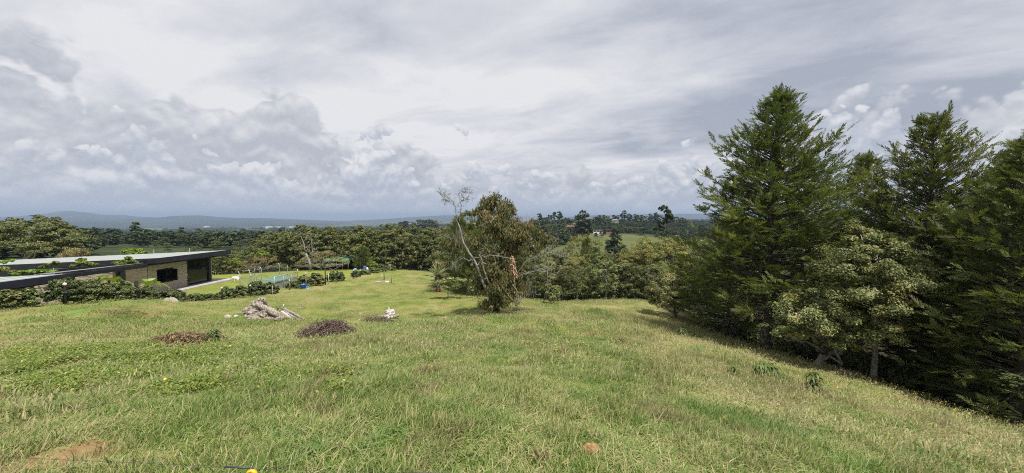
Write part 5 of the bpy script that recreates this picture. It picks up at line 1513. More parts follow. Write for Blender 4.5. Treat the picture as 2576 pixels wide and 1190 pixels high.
# pergola between the roofs
mb = hmb(); mb.bar((XL + .03, 22.67, -3.42), (XL + .03, 27.2, -3.42), 0.08, 0.24); hb(mb, 'pergola_beam', 'black_steel')
mb = hmb(); mb.bar((-30.0, 22.67, -3.5), (-30.0, 31.3, -3.62), 0.08, 0.24); hb(mb, 'pergola_beam', 'black_steel')
for k in range(6):
    y = 23.2 + k * 0.75; mb = hmb(); mb.bar((XL - .02, y, -3.44), (-36, y, -3.9), 0.06, 0.14); hb(mb, 'pergola_rafter', 'black_steel')
for k, x in enumerate((XL - .10, XL - .45, XL - .8)):
    mb = hmb(); mb.tube([(x, 21.4, -3.16 - .02 * k), (x - .05, 27.1, -3.22 - .03 * k)], 0.012, 5); hb(mb, 'cable_rail', 'galv')
mb = hmb(); mb.tube([(XL - .28, 21.9, zl(XL)), (XL - .28, 21.9, zl(XL) + .42)], 0.02, 6); hb(mb, 'rail_post', 'galv')
mb = hmb(); mb.box((XL - .28, 25.3, -6.4), (XL + .06, 25.62, -3.56)); hb(mb, 'pergola_column', 'black_steel')
stone_wall((-33.0, 23.0), (-33.0, 31.5), -6.3, -4.0, 5)
# little walkway light slab is part of the terrace

# planting on the pergola and roof edge
def roof_plant(label, lst, mat, n_, seed, Ln=0.11, Wd=0.05, **kw):
    u, v, r_, Y = lst[0][:4]
    q = P(u, v + r_ * 0.9, Y)
    make_tree('climbing_plant', label, 'plant', q, blobs_px(q, lst), mat, n_, Ln, Wd, seed, h0=0.05, r0=0.02, sub=0.45, nsub=10, **kw)
roof_plant('leafy creeper heaped over the pergola beam near the upper roof', [(318,658,13,26.6,.6),(300,662,12,26.0,.6),(336,662,11,27.0,.6),(322,650,8,26.6,.6)], 'weed', 3600, 401)
roof_plant('leafy creeper on the pergola between the two roofs', [(212,664,14,24.6,.7),(192,668,10,24.2,.7),(232,667,11,25.0,.7),(205,656,9,24.6,.7)], 'weed', 3600, 402)
roof_plant('low green creeper spilling along the edge of the lower roof', [(80,686,12,23.4,.5),(55,688,10,23.2,.5),(105,685,12,23.6,.5),(130,684,9,23.8,.5),(35,690,8,23.0,.5)], 'lime', 3200, 403)
roof_plant('small green shrub in front of the upper roof fascia', [(120,668,9,25.5,.7),(138,664,8,25.6,.9),(108,672,7,25.4,.7)], 'weed', 1500, 404)
roof_plant('yellowing fern on the lower roof at the left edge', [(12,678,14,23.4,.45),(30,684,9,23.3,.45),(-10,684,12,23.3,.5)], 'yellow_green', 1700, 405, 0.16, 0.04)
roof_plant('pale leaves lying over the upper roof at the left edge', [(6,660,9,31.6,.5),(25,656,8,31.8,.4)], 'lime', 700, 406, 0.2, 0.06)

# tree ferns behind the hedge
def fern(label, loc, n_, L_, seed, h=0.9):
    rng = np.random.default_rng(seed)
    root = thing('tree_fern', label, 'fern', tuple(loc))
    mb = MB(); mb.tube(wobble((0, 0, -.1), (0, 0, h), 4, .02, rng), [.09, .08, .08, .07], 7); mb.build('stem', M['twig'], root, True)
    for i in range(n_):
        az = i * 2.4 + rng.uniform(-.3, .3); e = rng.uniform(0.35, 1.1); l_ = L_ * rng.uniform(.8, 1.1)
        d = np.array([math.cos(az) * math.cos(e), math.sin(az) * math.cos(e), math.sin(e)]); s_ = np.array([-math.sin(az), math.cos(az), 0])
        V, F = [], []
        for j in range(26):
            f = (j + 1) / 27
            c = np.array([0, 0, h]) + d * l_ * f + np.array([0, 0, -.75 * l_ * f ** 2.2])
            pl = 0.34 * l_ * math.sin(min(1, f * 1.25) * 2.6) * .8 + .02
            for sg in (-1, 1):
                k = len(V); w = l_ * .028
                tip = c + s_ * sg * pl + d * pl * .25 + np.array([0, 0, -.12 * pl])
                V += [c - d * w, c + d * w, tip]; F.append((k, k + 1, k + 2))
        obj('frond', mesh_from('frond', V, F, tint=rng.uniform(.2, 1, 1).repeat(len(V))), M['fern'], root)
q = P(275, 715, 24.6); q[2] = gz(q[0], q[1])[0]; fern('bright green tree fern behind the hedge under the pergola', q, 9, 1.25, 411, 1.35)
q = P(372, 720, 26.2); q[2] = gz(q[0], q[1])[0]; fern('bright green tree fern in front of the stone wall window', q, 9, 1.25, 412, 1.1)

# ------------------------------------------------------------------ hedge shrubs along the boundary
shr = [(8,726,777,26),(56,724,776,30),(150,699,769,42),(195,703,766,34),(235,704,764,36),(282,706,757,32),(312,708,751,26),(366,722,754,26),(422,728,757,27),(457,744,756,6),(484,737,758,17),(518,739,757,15),(541,738,754,11),
       (566,721,753,15),(597,719,749,15),(641,707,742,19),(674,713,740,17),(734,708,726,16),(762,692,713,15),(792,686,706,17),(842,682,705,19),(892,680,693,9),(915,677,693,12),(938,671,686,12),(960,664,680,11),(981,666,677,10)]
for i, (u, vt, vb, rp) in enumerate(shr):
    q = hedge_at(u); Y = q[1]
    H = max(0.45, height_to(q, u, vt)); r_ = (.95 if i < 3 else 1.12) * rp / FPX * Y
    rngs = np.random.default_rng(500 + i)
    bl_ = [(0, 0, H * .62, r_ * .75, r_ * .6, H * .36), (-r_ * .5, 0, H * .42, r_ * .55, r_ * .5, H * .36), (r_ * .5, 0.1, H * .45, r_ * .55, r_ * .5, H * .38), (rngs.uniform(-.3, .3) * r_, 0, H * .82, r_ * .4, r_ * .4, H * .17), (0, -.1, H * .25, r_ * .85, r_ * .5, H * .24), (-r_ * .7, 0, H * .22, r_ * .4, r_ * .4, H * .22), (r_ * .7, 0, H * .22, r_ * .4, r_ * .4, H * .22)]
    nl = int(np.clip(2200 + 5200 * r_ * H, 2000, 11000))
    lab = {0: 'brownish hedge shrub cut by the left edge of the picture', 1: 'isolated hedge shrub in front of the lower stone wall', 2: 'large hedge shrub around the post with pink white cap'}.get(i) or \
        (f'{ORD[i-3]} shrub right of the capped post along the house hedge' if i < 9 else f'{ORD[i-9]} shrub from the boulder along the boundary of the lawn')
    make_tree('hedge_shrub', lab, 'shrub', q, bl_, 'hedge' if i not in (0,) else 'wood_green', nl, 0.10 if Y < 30 else 0.14, 0.06 if Y < 30 else 0.085, 520 + i, h0=0.1, r0=0.03, group='shrubs of the boundary hedge', sub=0.40, nsub=14, shell=0.5)
q = G(790, 714)
make_tree('ground_cover', 'low lime green ground cover at the foot of the boundary hedge', 'plant', q, blobs_px(q, [(770,711,7,q[1],.5),(785,709,8,q[1],.5),(800,707,8,q[1],.5),(812,704,7,q[1],.5)]), 'weed', 1800, 0.12, 0.08, 560, h0=0.02, r0=0.02, sub=0.5)

# ------------------------------------------------------------------ fence posts
M['post_dark'] = plain('dark_creosote', (0.022, 0.019, 0.018), 0.8, 0.2, 0.3, 8, 0.3)
M['post_wood'] = bark_material('post_wood', (0.11, 0.095, 0.075), (0.24, 0.215, 0.18))
M['white_paint'] = plain('white_paint', (0.52, 0.52, 0.50), 0.6, 0.3, 0.06, 3)
M['pink_white'] = plain('pink_white_cap', (0.70, 0.50, 0.50), 0.4, 0.4, 0.35, 8)
posts = [(160,717,768,.06,'post_dark','pink_white','dark post with a pink and white cap in the house hedge'),
         (338,706,749,.10,'post_dark',None,'thick black post standing in the hedge by the fern'),
         (460,727,757,.065,'post_wood',None,'brown wooden post right of the boulder'),
         (550,726,753,.04,'post_dark','white_paint','dark post with white cap between two hedge shrubs'),
         (621,720,742,.045,'post_dark','white_paint','dark post with white cap at the near corner of the kennel'),
         (676,719,738,.02,'white_paint',None,'thin pale post in front of the kennel'),
         (720,707,729,.04,'post_wood','white_paint','wooden post with white cap beside the kennel wall'),
         (761,689,714,.05,'post_wood','white_paint','post with white cap behind the blue tub'),
         (810,674,699,.05,'post_dark',None,'tall dark post below the twiggy grey tree'),
         (818,688,705,.025,'white_paint',None,'pale short post beside the tall dark post'),
         (882,681,693,.05,'post_dark','white_paint','dark post with white cap in front of the shed'),
         (899,681,692,.04,'post_dark','white_paint','small dark capped post right of the shed'),
         (974,664,677,.03,'white_paint',None,'pale post at the far end of the boundary hedge')]
def fence_post(u, vt, vb, r_, mat, cap, lab, group='posts of the boundary fence', lean=0.0):
    q = G(u, vb) if group != 'posts of the boundary fence' else hedge_at(u) + (.45, -.5, 0)
    q[2] = gz(q[0], q[1])[0]; H = max(0.3, height_to(q, u, vt))
    root = thing('fence_post', lab, 'post', tuple(q), 0, group)
    mb = MB(); mb.tube([(0, 0, -.3), (0, 0, H * .5), (lean, 0, H)], [r_ * 1.05, r_, r_ * .92], 8)
    mb.build('shaft', M[mat], root, True)
    if cap:
        mb = MB(); mb.tube([(lean, 0, H - .02), (lean, 0, H + .05), (lean, 0, H + .10), (lean, 0, H + .13)], [r_ * 1.35, r_ * 1.5, r_ * 1.1, .01], 8); mb.build('cap', M[cap], root, True)
    return root
for a in posts: fence_post(*a)
for a in ((966.6,681,703.5,.045,'post_wood',None,'tallest of three posts standing in the lower field'), (984.5,692,711.5,.04,'post_wood',None,'dark post furthest right in the lower field'), (961,689,708.5,.035,'white_wood',None,'pale broken post in the lower field')):
    fence_post(*a, group='posts in the lower field')
fpts = [hedge_at(a[0]) + (.45, -.5, 0) for a in posts]
for k, (i, j) in enumerate(((0, 1), (1, 2), (2, 3), (3, 4), (7, 9), (9, 10), (10, 12))):
    labs = ('first', 'second', 'third', 'fourth', 'fifth', 'sixth', 'seventh')
    mb = MB(); a, b = fpts[i] + (0, 0, .75), fpts[j] + (0, 0, .75)
    mb.tube([a, (a + b) / 2 - (0, 0, .05), b], 0.004, 4, False)
    tag(mb.build('fence_wire', M['galv'], None, True), f'{labs[k]} span of thin wire from the left along the boundary fence', 'wire', 'wires of the boundary fence')

# ------------------------------------------------------------------ kennel run of chain link
M['tarp'] = plain('green_tarp', (0.095, 0.165, 0.110), 0.6, 0.3, 0.15, 2.0, 0.2, 0, (0.13, 0.21, 0.15))
KA, KB, KC, KD = G(691, 731.5), G(750, 713), G(704, 694.5), G(604, 722)
ken = thing('kennel', 'dog run of grey posts and chain link over a green sheet', 'kennel', tuple(KA))
def kb(mb, name, mat, sm=False):
    V = np.concatenate(mb.V) - KA
    return obj(name, mesh_from(name, V, mb.F, sm), M[mat], ken)
def chain_link(a, b, h0, h1, step=0.085, r_=0.0022):
    """diamond mesh of thin wires between two upright lines"""
    a, b = np.array(a), np.array(b); L_ = np.linalg.norm(b[:2] - a[:2]); d = (b - a) / L_
    H = h1 - h0; V, F = [], []
    nrm = np.array([-d[1], d[0], 0]); nrm /= np.linalg.norm(nrm)
    for sg in (1, -1):
        k = -H
        while k < L_ + H:
            s0, z0, s1, z1 = k, 0.0, k + sg * H, H
            pts = []
            lo_, hi_ = 0.0, 1.0
            ds = s1 - s0
            t0, t1 = (0 - s0) / ds, (L_ - s0) / ds
            t0, t1 = min(t0, t1), max(t0, t1); lo_, hi_ = max(0, t0), min(1, t1)
            if hi_ - lo_ > 0.01:
                p0 = a + d * (s0 + ds * lo_) + np.array([0, 0, h0 + H * lo_]); p1 = a + d * (s0 + ds * hi_) + np.array([0, 0, h0 + H * hi_])
                w = norm(np.cross(p1 - p0, nrm)) * r_
                n = len(V); V += [p0 - w, p0 + w, p1 + w, p1 - w]; F.append((n, n + 1, n + 2, n + 3))
            k += step
    mb = MB(); mb.add(V, F); o = kb(mb, 'chain_link', 'galv'); return o
def kpost(p0, h, r_=.032, lean=None, mat='galv'):
    mb = MB(); top = p0 + np.array([0, 0, h]); pts = [p0 - (0, 0, .2), p0 + (0, 0, h * .5), top]; rr_ = [r_, r_, r_]
    if lean is not None: pts.append(top + np.array(lean)); rr_.append(r_)
    mb.tube(pts, rr_, 7); return kb(mb, 'run_post', mat, True)
hk = 1.2
ab = [KA + (KB - KA) * f_ for f_ in (0, .36, .68, 1.0)]
for p_ in ab: kpost(p_, hk + .03)
kpost(KB, hk + .25)
for f_ in (0, .5, 1.0): kpost(KD + (KC - KD) * f_, hk, .03, (-.12, .0, .28))
kpost(KD + (KA - KD) * .35, hk * .95, .03, (-.1, 0, .22)); kpost(KD + (KA - KD) * .5, hk * .95, .03, (.1, 0, .22))
kpost(KC + (KB - KC) * .45, hk, .03, (.0, 0, .28)); kpost(KD + (KC - KD) * .32, hk, .03, (.12, 0, .26)); kpost(KD + (KC - KD) * .22, hk, .03, (-.12, 0, .26))
def rail(a, b, w=.045, mat='galv', name='rail'):
    mb = MB(); mb.tube([a, b], w / 2, 6); return kb(mb, name, mat, True)
up_ = np.array([0, 0, 1.0])
rail(KA + up_ * hk, KB + up_ * hk, .06); rail(KD + up_ * .9, KA + up_ * .9, .04)
rail(KD + (KC - KD) * .2 + up_ * 1.15, KD + (KC - KD) * .34 + up_ * 1.15, .05); rail(KD + (KA - KD) * .33 + up_ * 1.1, KD + (KA - KD) * .52 + up_ * 1.1, .05)
rail(KD + up_ * .75, KD + (KA - KD) * .28 + up_ * .05, .05, name='brace'); rail(KD + (KA - KD) * .36 + up_ * .05, KD + (KA - KD) * .48 + up_ * .85, .06, 'white_paint', 'brace')
rail(KC + (KD - KC) * .5 + up_ * .8, KC + (KD - KC) * .3 + up_ * .1, .04, name='brace')
chain_link(KA, KB, 0.05, hk); chain_link(KD, KA, 0.05, .9); chain_link(KD, KC, .05, hk); chain_link(KC, KB, .05, hk)
# low rendered wall along the front and green sheet roofing the pit
inn = (KC - KA) * .035
mb = MB(); a0, b0 = KA + inn, KB + inn; th_ = norm(KC - KB) * .15
lowz = min(a0[2], b0[2]) - .3
mb.hexa([(a0[0], a0[1], lowz), (b0[0], b0[1], lowz), (b0[0] + th_[0], b0[1] + th_[1], lowz), (a0[0] + th_[0], a0[1] + th_[1], lowz)],
        [tuple(a0 + up_ * .56), tuple(b0 + up_ * .52), tuple(b0 + th_ + up_ * .52), tuple(a0 + th_ + up_ * .56)])
kb(mb, 'low_wall', 'concrete')
mb = MB(); n_ = 8; Vv, Fv = [], []
c4 = [KA + inn * 1.2 + up_ * .62, KB + inn * 1.2 + up_ * .58, KC - inn * 4 + up_ * .40, KA + (KD - KA) * .55 + inn * 2 + up_ * .52]
for i in range(n_ + 1):
    for j in range(n_ + 1):
        a, b = i / n_, j / n_
        q = (c4[0] * (1 - a) + c4[1] * a) * (1 - b) + (c4[3] * (1 - a) + c4[2] * a) * b
        Vv.append(q + up_ * (.03 * math.sin(i * 2.1) * math.sin(j * 1.7)))
for i in range(n_):
    for j in range(n_):
        k = i * (n_ + 1) + j; Fv.append((k, k + n_ + 1, k + n_ + 2, k + 1))
mb.add(Vv, Fv); kb(mb, 'green_sheet', 'tarp', True)
rail(KA + inn + up_ * .68, KB + inn + up_ * .64, .05, 'black_steel', 'sheet_edge')

# ------------------------------------------------------------------ white dog on the lawn
M['fur'] = plain('white_fur', (0.72, 0.68, 0.60), 0.95, 0.1, 0.12, 14, 0.5)
qd = G(596, 710)
dog = thing('dog', 'fluffy white dog with curled tail walking on the lawn by kennel', 'dog', tuple(qd), R(6))
def skinned(name, verts, edges, radii, mat, parent, root_i=0, sub=2):
    me = bpy.data.meshes.new(name); me.from_pydata(verts, edges, []); me.update()
    o = obj(name, me, mat, parent)
    sk = o.modifiers.new('skin', 'SKIN'); sk.use_smooth_shade = True
    for i, r_ in enumerate(radii):
        d = me.skin_vertices[0].data[i]; d.radius = (r_, r_) if not hasattr(r_, '__len__') else r_; d.use_root = (i == root_i)
    s_ = o.modifiers.new('sub', 'SUBSURF'); s_.levels = sub; s_.render_levels = sub
    return o
# facing -x (to the left), head carried low
dv = [(.18,0,.42),(.0,0,.43),(-.18,0,.42),(-.30,0,.46),(-.40,0,.47),(-.50,0,.44),
      (.22,.08,.30),(.27,.08,.17),(.24,.08,.03),(.20,.08,.015), (.20,-.08,.30),(.19,-.08,.17),(.14,-.08,.03),(.10,-.08,.015),
      (-.20,.08,.28),(-.25,.08,.14),(-.27,.08,.03),(-.31,.08,.015), (-.19,-.08,.28),(-.17,-.08,.14),(-.13,-.08,.03),(-.17,-.08,.015),
      (.30,0,.50),(.33,0,.60),(.24,0,.66),(.13,0,.62)]
de = [(0,1),(1,2),(2,3),(3,4),(4,5),(0,6),(6,7),(7,8),(8,9),(0,10),(10,11),(11,12),(12,13),(2,14),(14,15),(15,16),(16,17),(2,18),(18,19),(19,20),(20,21),(0,22),(22,23),(23,24),(24,25)]
dr = [.155,.165,.16,.12,.105,.045,.075,.045,.034,.036,.075,.045,.034,.036,.065,.042,.034,.036,.065,.042,.034,.036,.06,.075,.08,.05]
skinned('body', dv, de, dr, M['fur'], dog)
for s_ in (-1, 1):
    mb = MB(); mb.add([(-.36,.06*s_,.54),(-.41,.03*s_,.55),(-.38,.09*s_,.52),(-.38,.075*s_,.63)], [(0,1,3),(1,2,3),(2,0,3),(0,2,1)]); mb.build('ear', M['fur'], dog)
mb = MB(); mb.tube([(-.545,0,.445),(-.56,0,.445)], [.016,.008], 6); mb.build('nose', M['black_steel'], dog)

# ------------------------------------------------------------------ green roofed shed
M['green_roof'] = plain('green_sheet_roof', (0.070, 0.150, 0.068), 0.6, 0.3, 0.2, 2.0, 0.1)
M['shed_dark'] = plain('dark_shed_boards', (0.018, 0.018, 0.018), 0.9, 0.1)
qs = at(872, 52.6); YS = qs[1] + 0.1
shed = thing('shed', 'open dark shed with green sheet roof at the edge of lawn', 'shed', tuple(qs))
def S3(u, v, Y=YS): return P(u, v, Y) - qs
rt, rl, el_, er = S3(874, 644.5, YS + 1.3), S3(812, 651, YS + 1.3), S3(876, 656.5), S3(896, 650.5, YS + 2.2)
ell = S3(818, 657.5)
mb = MB(); th_ = np.array([0, 0, .05])
rb_, lb_ = S3(896, 647.5, YS + 2.4), S3(815, 652, YS + 2.6)
mb.add([ell, el_, rt, rl, ell - th_, el_ - th_, rt - th_, rl - th_], [(0,1,2,3),(7,6,5,4),(0,4,5,1),(1,5,6,2),(2,6,7,3),(3,7,4,0)])
mb.add([el_ + (0, 0, .004), er, rb_, rt + (0, 0, .004), el_ - th_, er - th_, rb_ - th_, rt - th_], [(0,1,2,3),(7,6,5,4),(0,4,5,1),(1,5,6,2),(2,6,7,3),(3,7,4,0)])
mb.add([rt + (0, 0, .002), rb_ + (0, 0, .002), lb_, rl + (0, 0, .002)], [(0,1,2,3)])
mb.build('roof', M['green_roof'], shed)
z0 = -.15
mb = MB(); fl = [(S3(u, 676, Y)[0], S3(u, 676, Y)[1]) for u, Y in ((818, YS + .9), (872, YS + .9), (893, YS + 2.3), (818, YS + 2.5))]
wz = S3(872, 660)[2]
mb.add([(x_, y_, z0) for x_, y_ in fl] + [(x_, y_, wz + (.1 if k in (1, 2) else 0)) for k, (x_, y_) in enumerate(fl)], [(0,1,5,4),(1,2,6,5),(2,3,7,6),(3,0,4,7)]); mb.build('wall', M['shed_dark'], shed)
for u, Y, ln_ in ((876, YS + .08, 0), (861, YS + .08, .06), (846, YS + .08, 0), (895, YS + 2.1, 0)):
    b_ = S3(u, 676, Y); t_ = S3(u, 656 if u != 895 else 651.5, Y)
    mb = MB(); mb.tube([(b_[0] + ln_ * .5, b_[1], z0), (t_[0] + ln_, t_[1], t_[2])], .05, 7); mb.build('post', M['post_wood'], shed, True)
mb = MB(); mb.tube([S3(901, 671, YS + .6), S3(896, 645, YS + .8)], .045, 7); mb.build('leaning_pole', M['white_wood'], shed, True)

M['blue_plastic'] = plain('blue_plastic', (0.026, 0.095, 0.320), 0.5, 0.45, 0.12, 5)
M['light_blue'] = plain('pale_blue_plastic', (0.25, 0.40, 0.62), 0.4, 0.4, 0.1, 5)
def lathe(prof, n=20):
    V, F = [], []
    for r_, z_ in prof:
        for k in range(n): V.append((r_ * math.cos(2 * math.pi * k / n), r_ * math.sin(2 * math.pi * k / n), z_))
    for i in range(len(prof) - 1):
        for k in range(n): F.append((i * n + k, i * n + (k + 1) % n, (i + 1) * n + (k + 1) % n, (i + 1) * n + k))
    return V, F
qb = at(916, 51.5)
mb = MB(); mb.add(*lathe([(0, 0), (.26, 0), (.29, .05), (.29, .28), (.305, .30), (.29, .32), (.29, .58), (.305, .60), (.29, .62), (.28, .84), (.24, .88), (0, .88)]))
barrel = mb.build('barrel', M['blue_plastic'], None, True, tuple(qb)); barrel.scale = (.72, .72, .56); tag(barrel, 'blue plastic barrel beside the shed and lime shrub', 'barrel')
qb = at(922, 51.3)
rb2 = np.random.default_rng(3)
def lump(name, mat, loc, sx, sy, sz, seed, rough=0.25, label=None, cat=None, group=None, sub=3, flatb=True):
    """uneven closed lump: stones, bags, clods"""
    import bmesh
    bm_ = bmesh.new(); bmesh.ops.create_icosphere(bm_, subdivisions=sub, radius=1.0)
    for v in bm_.verts:
        c = v.co
        n_ = fbm(np.array([c.x * 1.3 + c.z + seed * 3.7 + 20]), np.array([c.y * 1.3 - c.z * .7 + seed * 1.9 + 20]), 4, seed)[0] - .5
        n2 = vnoise(np.array([c.x * 4 + seed + 30]), np.array([c.y * 4 + c.z * 3 + 30]), seed)[0] - .5
        v.co = c * (1 + rough * 2.2 * n_ + rough * .35 * n2)
        if flatb and v.co.z < -.35: v.co.z = -.35
    me = bpy.data.meshes.new(name); bm_.to_mesh(me); bm_.free()
    for v in me.vertices: v.co = (v.co.x * sx, v.co.y * sy, v.co.z * sz)
    if sub >= 3: me.polygons.foreach_set('use_smooth', np.ones(len(me.polygons), dtype=bool))
    o = obj(name, me, mat, None, (loc[0], loc[1], loc[2] + .3 * sz))
    return tag(o, label, cat, group)
lump('sack', M['white_paint'], qb, .16, .16, .26, 2, .15, 'white sack leaning beside the blue barrel', 'sack')
qb = at(891, 52.0); lump('basin', M['light_blue'], qb, .25, .16, .14, 3, .1, 'pale basin lying in front of the shed corner', 'basin')

# blue tub in the field
qt = G(763, 725.5)
tub = thing('blue_tub', 'blue plastic tub standing on grass below the boundary hedge', 'tub', tuple(qt))
V, F = lathe([(0, .0), (.20, 0), (.235, .15), (.26, .33), (.285, .335), (.285, .36), (.245, .355), (.22, .15), (.19, .03), (0, .03)], 22)
mb = MB(); mb.add(V, F); mb.build('body', M['blue_plastic'], tub, True)
mb = MB(); mb.add(*lathe([(.262, .24), (.275, .245), (.275, .265), (.262, .27)], 22)); mb.build('band', M['blue_plastic'], tub, True)
qt2 = G(773, 727); mb = MB(); mb.add(*lathe([(0, 0), (.10, 0), (.13, .16), (.14, .17), (.12, .17), (.09, .02), (0, .02)], 16)); o = mb.build('small_bucket', M['light_blue'], None, True, (qt2[0], qt2[1], qt2[2] + .08)); o.rotation_euler = (R(70), 0, R(40)); tag(o, 'small pale blue bucket tipped over beside the blue tub', 'bucket')
qt3 = G(754, 716.5); mb = MB(); mb.box((-.42, -.12, 0), (.42, .12, .07)); o = mb.build('plank', M['white_wood'], None, False, tuple(qt3)); o.rotation_euler = (0, 0, R(25)); tag(o, 'short pale board lying behind the blue tub', 'board')
# ------------------------------------------------------------------ log pile and stumps
def gnarled(pts, rad_, sides, seed, amp=0.18):
    """log or root with a fissured, uneven surface"""
    n = len(pts); s0 = np.linspace(0, 1, n); s1 = np.linspace(0, 1, n * 9); sides *= 2
    pts = np.array(pts, float); q = np.stack([np.interp(s1, s0, pts[:, c]) for c in range(3)], 1)
    V, F = tube(q, np.interp(s1, s0, rad_), sides)
    k = len(s1); V = V.reshape(k, sides, 3); ctr = V.mean(1, keepdims=True)
    a = np.arange(sides) / sides
    nz = fbm(np.broadcast_to(a[None] * 9 + seed, (k, sides)), np.broadcast_to(s1[:, None] * 7 + seed * 2, (k, sides)), 3, seed) - .5
    fis = vnoise(np.broadcast_to(a[None] * 17 + seed, (k, sides)), np.broadcast_to(s1[:, None] * 2.2, (k, sides)), seed + 4) - .5
    fi2 = vnoise(np.broadcast_to(a[None] * 41 + seed, (k, sides)), np.broadcast_to(s1[:, None] * 5.0, (k, sides)), seed + 9) - .5
    V = ctr + (V - ctr) * (1 + amp * 2.2 * nz + amp * 1.5 * fis + amp * 1.3 * fi2)[..., None]
    return V.reshape(-1, 3), F
q0 = G(655, 805); YL = q0[1]
def Lg(u, v, dy=0.0): return P(u, v, YL + dy) - q0
stump = thing('root_stump', 'big weathered root stump with fissured lumps at the log pile', 'stump', tuple(q0))
mb = MB()
for i, (pts, r_) in enumerate((([(648,801,.1),(650,785,.2),(652,772,.3)], [.42,.45,.25]), ([(618,800,-.1),(632,792,0),(655,780,.2)], [.14,.2,.28]), ([(616,785,.1),(635,778,.1),(660,772,.2)], [.17,.22,.2]),
                               ([(630,772,.2),(650,770,.2),(668,776,.2)], [.15,.2,.2]), ([(620,795,-.2),(640,797,-.2),(662,792,-.1)], [.12,.17,.22]), ([(660,800,-.2),(672,788,0),(670,775,.2)], [.3,.32,.2]), ([(625,803,-.3),(650,805,-.3),(690,803,-.2)], [.12,.16,.14]))):
    mb.add(*gnarled([Lg(*p_) for p_ in pts], r_, 14, 600 + i, .22))
mb.build('roots', M['stump_wood'], stump, False)
hl = thing('hollow_log', 'hollow upturned log with a ragged top on the root stump', 'log', tuple(q0 + Lg(655, 772)))
mb = MB(); off = Lg(655, 772)
Vh, Fh = gnarled([Lg(640,768,.15) - off, Lg(655,762,.2) - off, Lg(668,760,.3) - off], [.24,.27,.25], 16, 620, .2); mb.add(Vh, Fh)
for i, (p0, p1, r_) in enumerate((((632,762),(652,752),.07), ((650,756),(656,748),.05), ((664,755),(674,775),.06), ((640,770),(672,756),.035), ((668,758),(680,778),.05), ((662,752),(664,748),.03))):
    mb.add(*gnarled([Lg(*p0, .0) - off, Lg(*p1, .1) - off], [r_, r_ * .6], 8, 630 + i, .2))
mb.build('shell', M['stump_wood'], hl, True)
mb = MB(); mb.add(*gnarled([Lg(646,765,-.1), Lg(672,778,-.15), Lg(700,792,-.15), Lg(712,803,-.15)], [.10,.15,.15,.10], 12, 640, .14))
mb.add(*gnarled([Lg(685,800,-.1), Lg(700,802,-.15), Lg(712,799,-.2)], [.12,.16,.1], 10, 641, .2))
tag(mb.build('log', M['stump_wood'], None, True, tuple(q0)), 'long grey log sloping down across the root stump', 'log')
qw = G(722, 805)
def plank(name, a, b, w, h, mat, label, cat='plank', roll=0.0):
    mb = MB(); mb.bar(a, b, w, h); o = mb.build(name, M[mat]); o.location = (0, 0, 0); return tag(o, label, cat)
ga, gb = P(707, 784, YL + .5), G(739, 805); plank('plank', ga, gb + (0, 0, .06), .20, .09, 'white_wood', 'white bleached plank leaning at the right end of log pile')
ga, gb = P(708, 774, YL + .9), G(766, 806); mb = MB(); mb.add(*gnarled([ga, ga * .5 + gb * .5 + (0, 0, .05), gb + (0, 0, .05)], [.075, .07, .045], 9, 651, .1)); tag(mb.build('log', M['dead_wood'], None, True), 'slim pale log reaching from the pile down to the grass', 'log')
ga, gb = P(713, 780, YL + .7), G(756, 806); plank('plank', ga - (0, 0, .04), gb, .16, .05, 'stump_wood', 'dark rotten board between the two pale planks')
ga, gb = P(713, 766, YL + .8), P(713.5, 776, YL + .85); mb = MB(); mb.tube([ga, gb], .03, 6); tag(mb.build('stick', M['white_wood'], None, True), 'short upright stick at the top of the slim pale log', 'stick')
ga = P(694, 770, YL + .6); mb = MB(); mb.tube([ga, P(699, 778, YL + .6), P(696, 784, YL + .6), P(701, 790, YL + .5)], [.015, .03, .03, .03], 5); mb.tube([P(704, 772, YL + .6), P(699, 778, YL + .6)], [.02, .03], 5); mb.tube([P(696, 784, YL + .6), P(706, 782, YL + .6)], [.02, .02], 5); tag(mb.build('dead_branch', M['twig'], None, True), 'small dark forked branch behind the white plank', 'branch')
M['rock'] = plain('grey_rock', (0.30, 0.275, 0.235), 0.9, 0.2, 0.3, 5, 0.5, 0, (0.18, 0.17, 0.13))
M['pale_rock'] = plain('pale_rock', (0.36, 0.32, 0.275), 0.9, 0.2, 0.3, 5, 0.8, 0, (0.24, 0.20, 0.15))
M['white_rock'] = plain('white_rock', (0.46, 0.44, 0.40), 0.9, 0.2, 0.1, 5, 0.4)
M['clod'] = plain('orange_clod', (0.33, 0.20, 0.095), 0.95, 0.1, 0.4, 30, 0.8, 0, (0.36, 0.26, 0.17))
stones = [(573, 801, .20, .16, .16, 'pale_rock', 'pale stone left of the log pile'), (594, 798, .13, .1, .1, 'white_rock', 'small pale stone between log pile and left stone'),
          (706, 842, .165, .12, .095, 'pale_rock', 'smooth oval stone lying in grass below the log pile'), (422, 759, .46, .35, .36, 'pale_rock', 'big pale boulder at the foot of the house hedge'),
          (907, 789, .10, .08, .05, 'white_rock', 'small white stone in the lower field left of white stump'), (973, 711, .22, .15, .13, 'white_rock', 'white stone at the foot of the field posts'),
          (904, 806, .05, .04, .04, 'white_rock', 'tiny white stone beside the dry twigs'), (885, 788, .08, .06, .03, 'pale_rock', 'flat pale stone in the lower field'),
          (1118, 802, .20, .16, .09, 'clod', 'orange earth clod at the crest left of the lone tree')]
for i, (u, v, a, b, c, mt, lab) in enumerate(stones):
    lump('boulder' if a > .4 else 'stone', M[mt], (hedge_at(u) + (.9, -1.1, .02)) if a > .4 else G(u, v), a, b, c, 5.0 + i, .34 if i != 2 else .2, lab, 'rock' if a > .4 else 'stone')
qc = G(1487, 1150); lump('earth_clod', M['clod'], qc + (0, 0, .05), .075, .05, .06, 31, .45, 'orange tan clod of dry earth in the near grass', 'clod')
